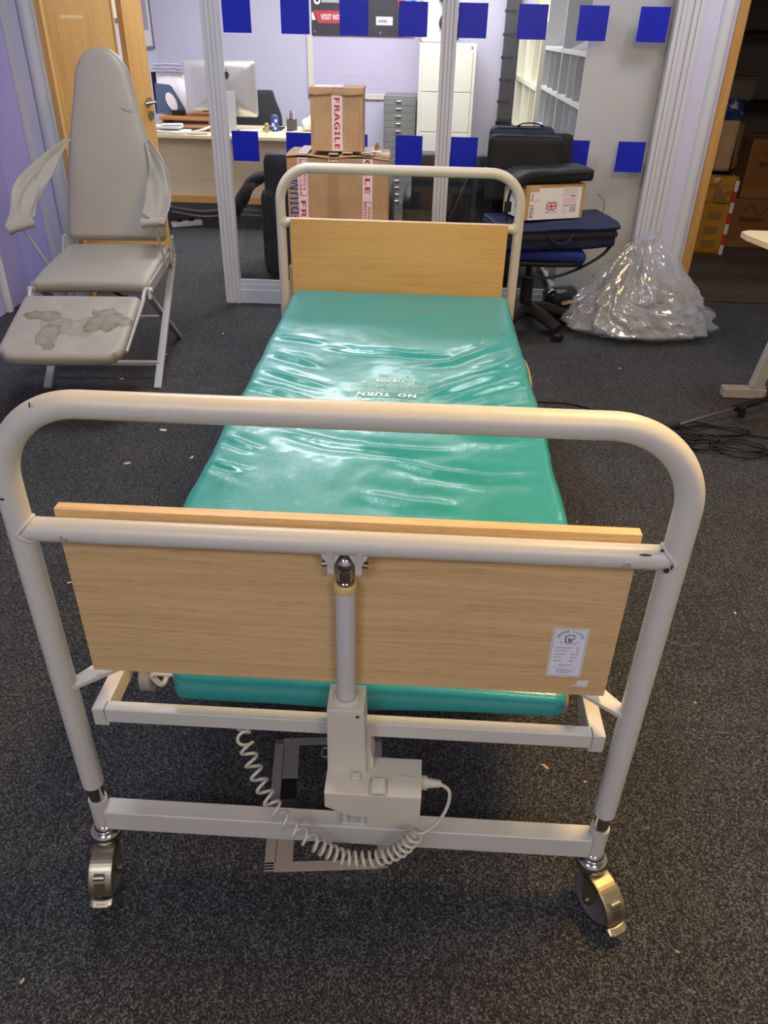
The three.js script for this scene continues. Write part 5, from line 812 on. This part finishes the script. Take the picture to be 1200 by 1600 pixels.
{ // sockets and leads under the desk
  const s = thing('extension_lead', 'white extension socket block on the office carpet by the door', 'socket block', [-1.93, 0, -5.85], 0.5); part(s, 'socket_block', rbox(0.26, 0.04, 0.06, 0, 0.02, 0, 0.006), M.white); part(s, 'plug', [rbox(0.045, 0.035, 0.045, -0.06, 0.055, 0, 0.006), rbox(0.045, 0.035, 0.045, 0.04, 0.055, 0, 0.006)], M.black); part(s, 'switch_lamp', rbox(0.012, 0.006, 0.016, -0.11, 0.041, 0.01, 0.001), std(0xd0301f, 0.4));
  [[0.02, 'upper white lead sagging under the desk', 0.12], [0.10, 'lower white lead sagging under the desk', 0.06]].forEach(([dz, l, y]) => single('lead', l, 'lead', sweep(smooth([V(-2.1, y + 0.02, -5.92 - dz), V(-1.8, y, -5.86 - dz), V(-1.55, y + 0.015, -5.9 - dz), V(-1.3, y, -5.95 - dz)], 30), 0.006, 8), M.white));
}
// ---------------------------------------------------------------- store room
const bosTex = canvasTex(512, 384, (g, w, h) => { g.fillStyle = '#b48a58'; g.fillRect(0, 0, w, h); g.strokeStyle = '#2a1f16'; g.lineWidth = 7; g.beginPath(); g.moveTo(110, 110); g.bezierCurveTo(170, 20, 210, 60, 230, 100); g.bezierCurveTo(250, 150, 300, 160, 330, 90); g.stroke(); g.fillStyle = '#2a1f16'; g.font = 'italic bold 62px sans-serif'; g.fillText('BosMed', 85, 205); });
for (const [y, h, x, l] of [[0, 0.378, 2.555, 'brown carton with a wave logo on the store floor'], [0.378, 0.43, 2.60, 'brown carton with a wave logo stacked on another in the store']]) {
  const b = thing('store_carton', l, 'box', [x, y, -6.0], 0.0); part(b, 'carton_body', muv(span(0, 0.6, 0.002, h - 0.002, -0.3, 0.3, 0.004)), std(0xc8ae88, 0.85, { map: T.card })); part(b, 'printed_panel', decal(0.40, h * 0.8, 0.02, h * 0.17, 0.3004), std(0xc8ae88, 0.85, { map: bosTex }), 'dark wave logo and name'); part(b, 'tape_seam', box(0.6, 0.002, 0.05, 0.3, h - 0.001, 0), std(0x8d6d46, 0.4));
}
{
  const b = thing('yellow_carton', 'yellow taped carton edged with red and white tape in the store', 'box', [2.31, 0, -5.58], -0.12), ym = std(0xb9831a, 0.3);
  part(b, 'carton_body', soft(0.34, 0.58, 0.30, 0.012, [12, 16, 8], (o) => { o.z += (fbm(o.x * 9, o.y * 9, 3, 3) - 0.5) * 0.02 * Math.sign(o.z); return o; }).translate(0, 0.29, 0), ym); part(b, 'wrap_film', soft(0.345, 0.2, 0.306, 0.012, [14, 12, 6], (o) => { o.z += (fbm(o.x * 22, o.y * 22, 7, 3) - 0.5) * 0.03 * Math.sign(o.z); return o; }).translate(-0.02, 0.48, 0), std(0xb0801e, 0.15));
  for (let k = 0; k < 7; k++) part(b, 'striped_tape', [rbox(0.028, 0.076, 0.004, 0.160, 0.045 + k * 0.078, 0.158, 0.001)], k % 2 ? std(0xc42a2c, 0.4) : std(0xe3ddd8, 0.4)); for (const [y, x] of [[0.44, 0.06], [0.30, 0.05], [0.19, 0.05], [0.09, 0.05], [0.20, -0.12]]) part(b, 'brown_patch', rbox(0.10, y > 0.4 ? 0.1 : 0.05, 0.003, x, y, 0.158, 0.001), std(0x8d6b3a, 0.5));
  const c = thing('open_carton', 'battered brown carton tipped on top of the yellow carton', 'box', [2.26, 0.60, -5.58], -0.2); c.rotation.z = 0.03; part(c, 'carton_body', muv(soft(0.30, 0.34, 0.26, 0.008, [8, 10, 6], (o) => { o.x += (fbm(o.y * 6, o.z * 4, 2, 2) - 0.5) * 0.03; return o; }).translate(0, 0.175, 0)), M.card); part(c, 'flap', muv(sheet(6, 6, (u, v) => V(0.15 + 0.06 * v, 0.02 + u * 0.3, 0.13 - 0.2 * v), 0.004)), M.card); part(c, 'blue_film', sheet(8, 8, (u, v) => V(0.03 + u * 0.13, 0.34 + v * 0.14, 0.05 + 0.05 * fbm(u * 4, v * 4, 6, 2)), 0.003), std(0x20365f, 0.3));
  const k = thing('store_shelf', 'dark shelf of cluttered parts at the back of the store', 'shelving', [2.95, 0, -6.8], 0); part(k, 'shelf', rbox(1.7, 0.03, 0.4, 0, 0.98, 0, 0.003), M.dark); part(k, 'shelf', rbox(1.7, 0.03, 0.4, 0, 1.5, 0, 0.003), M.dark); for (const s of [-0.8, 0.8]) part(k, 'upright', rbox(0.04, 1.9, 0.4, s, 0.95, 0, 0.003), M.dark);
  const w = thing('store_bin', 'pale plastic bin on the dark store shelf', 'bin', [2.75, 0.995, -6.75]); part(w, 'bin_body', soft(0.26, 0.18, 0.24, 0.02, [6, 6, 6], (o) => { o.x *= 1 + o.y; return o; }).translate(0, 0.09, 0), std(0x9a9690, 0.6)); part(w, 'rim', rbox(0.31, 0.014, 0.27, 0, 0.18, 0, 0.004), std(0x9a9690, 0.6));
}
renderer.render(scene, camera);
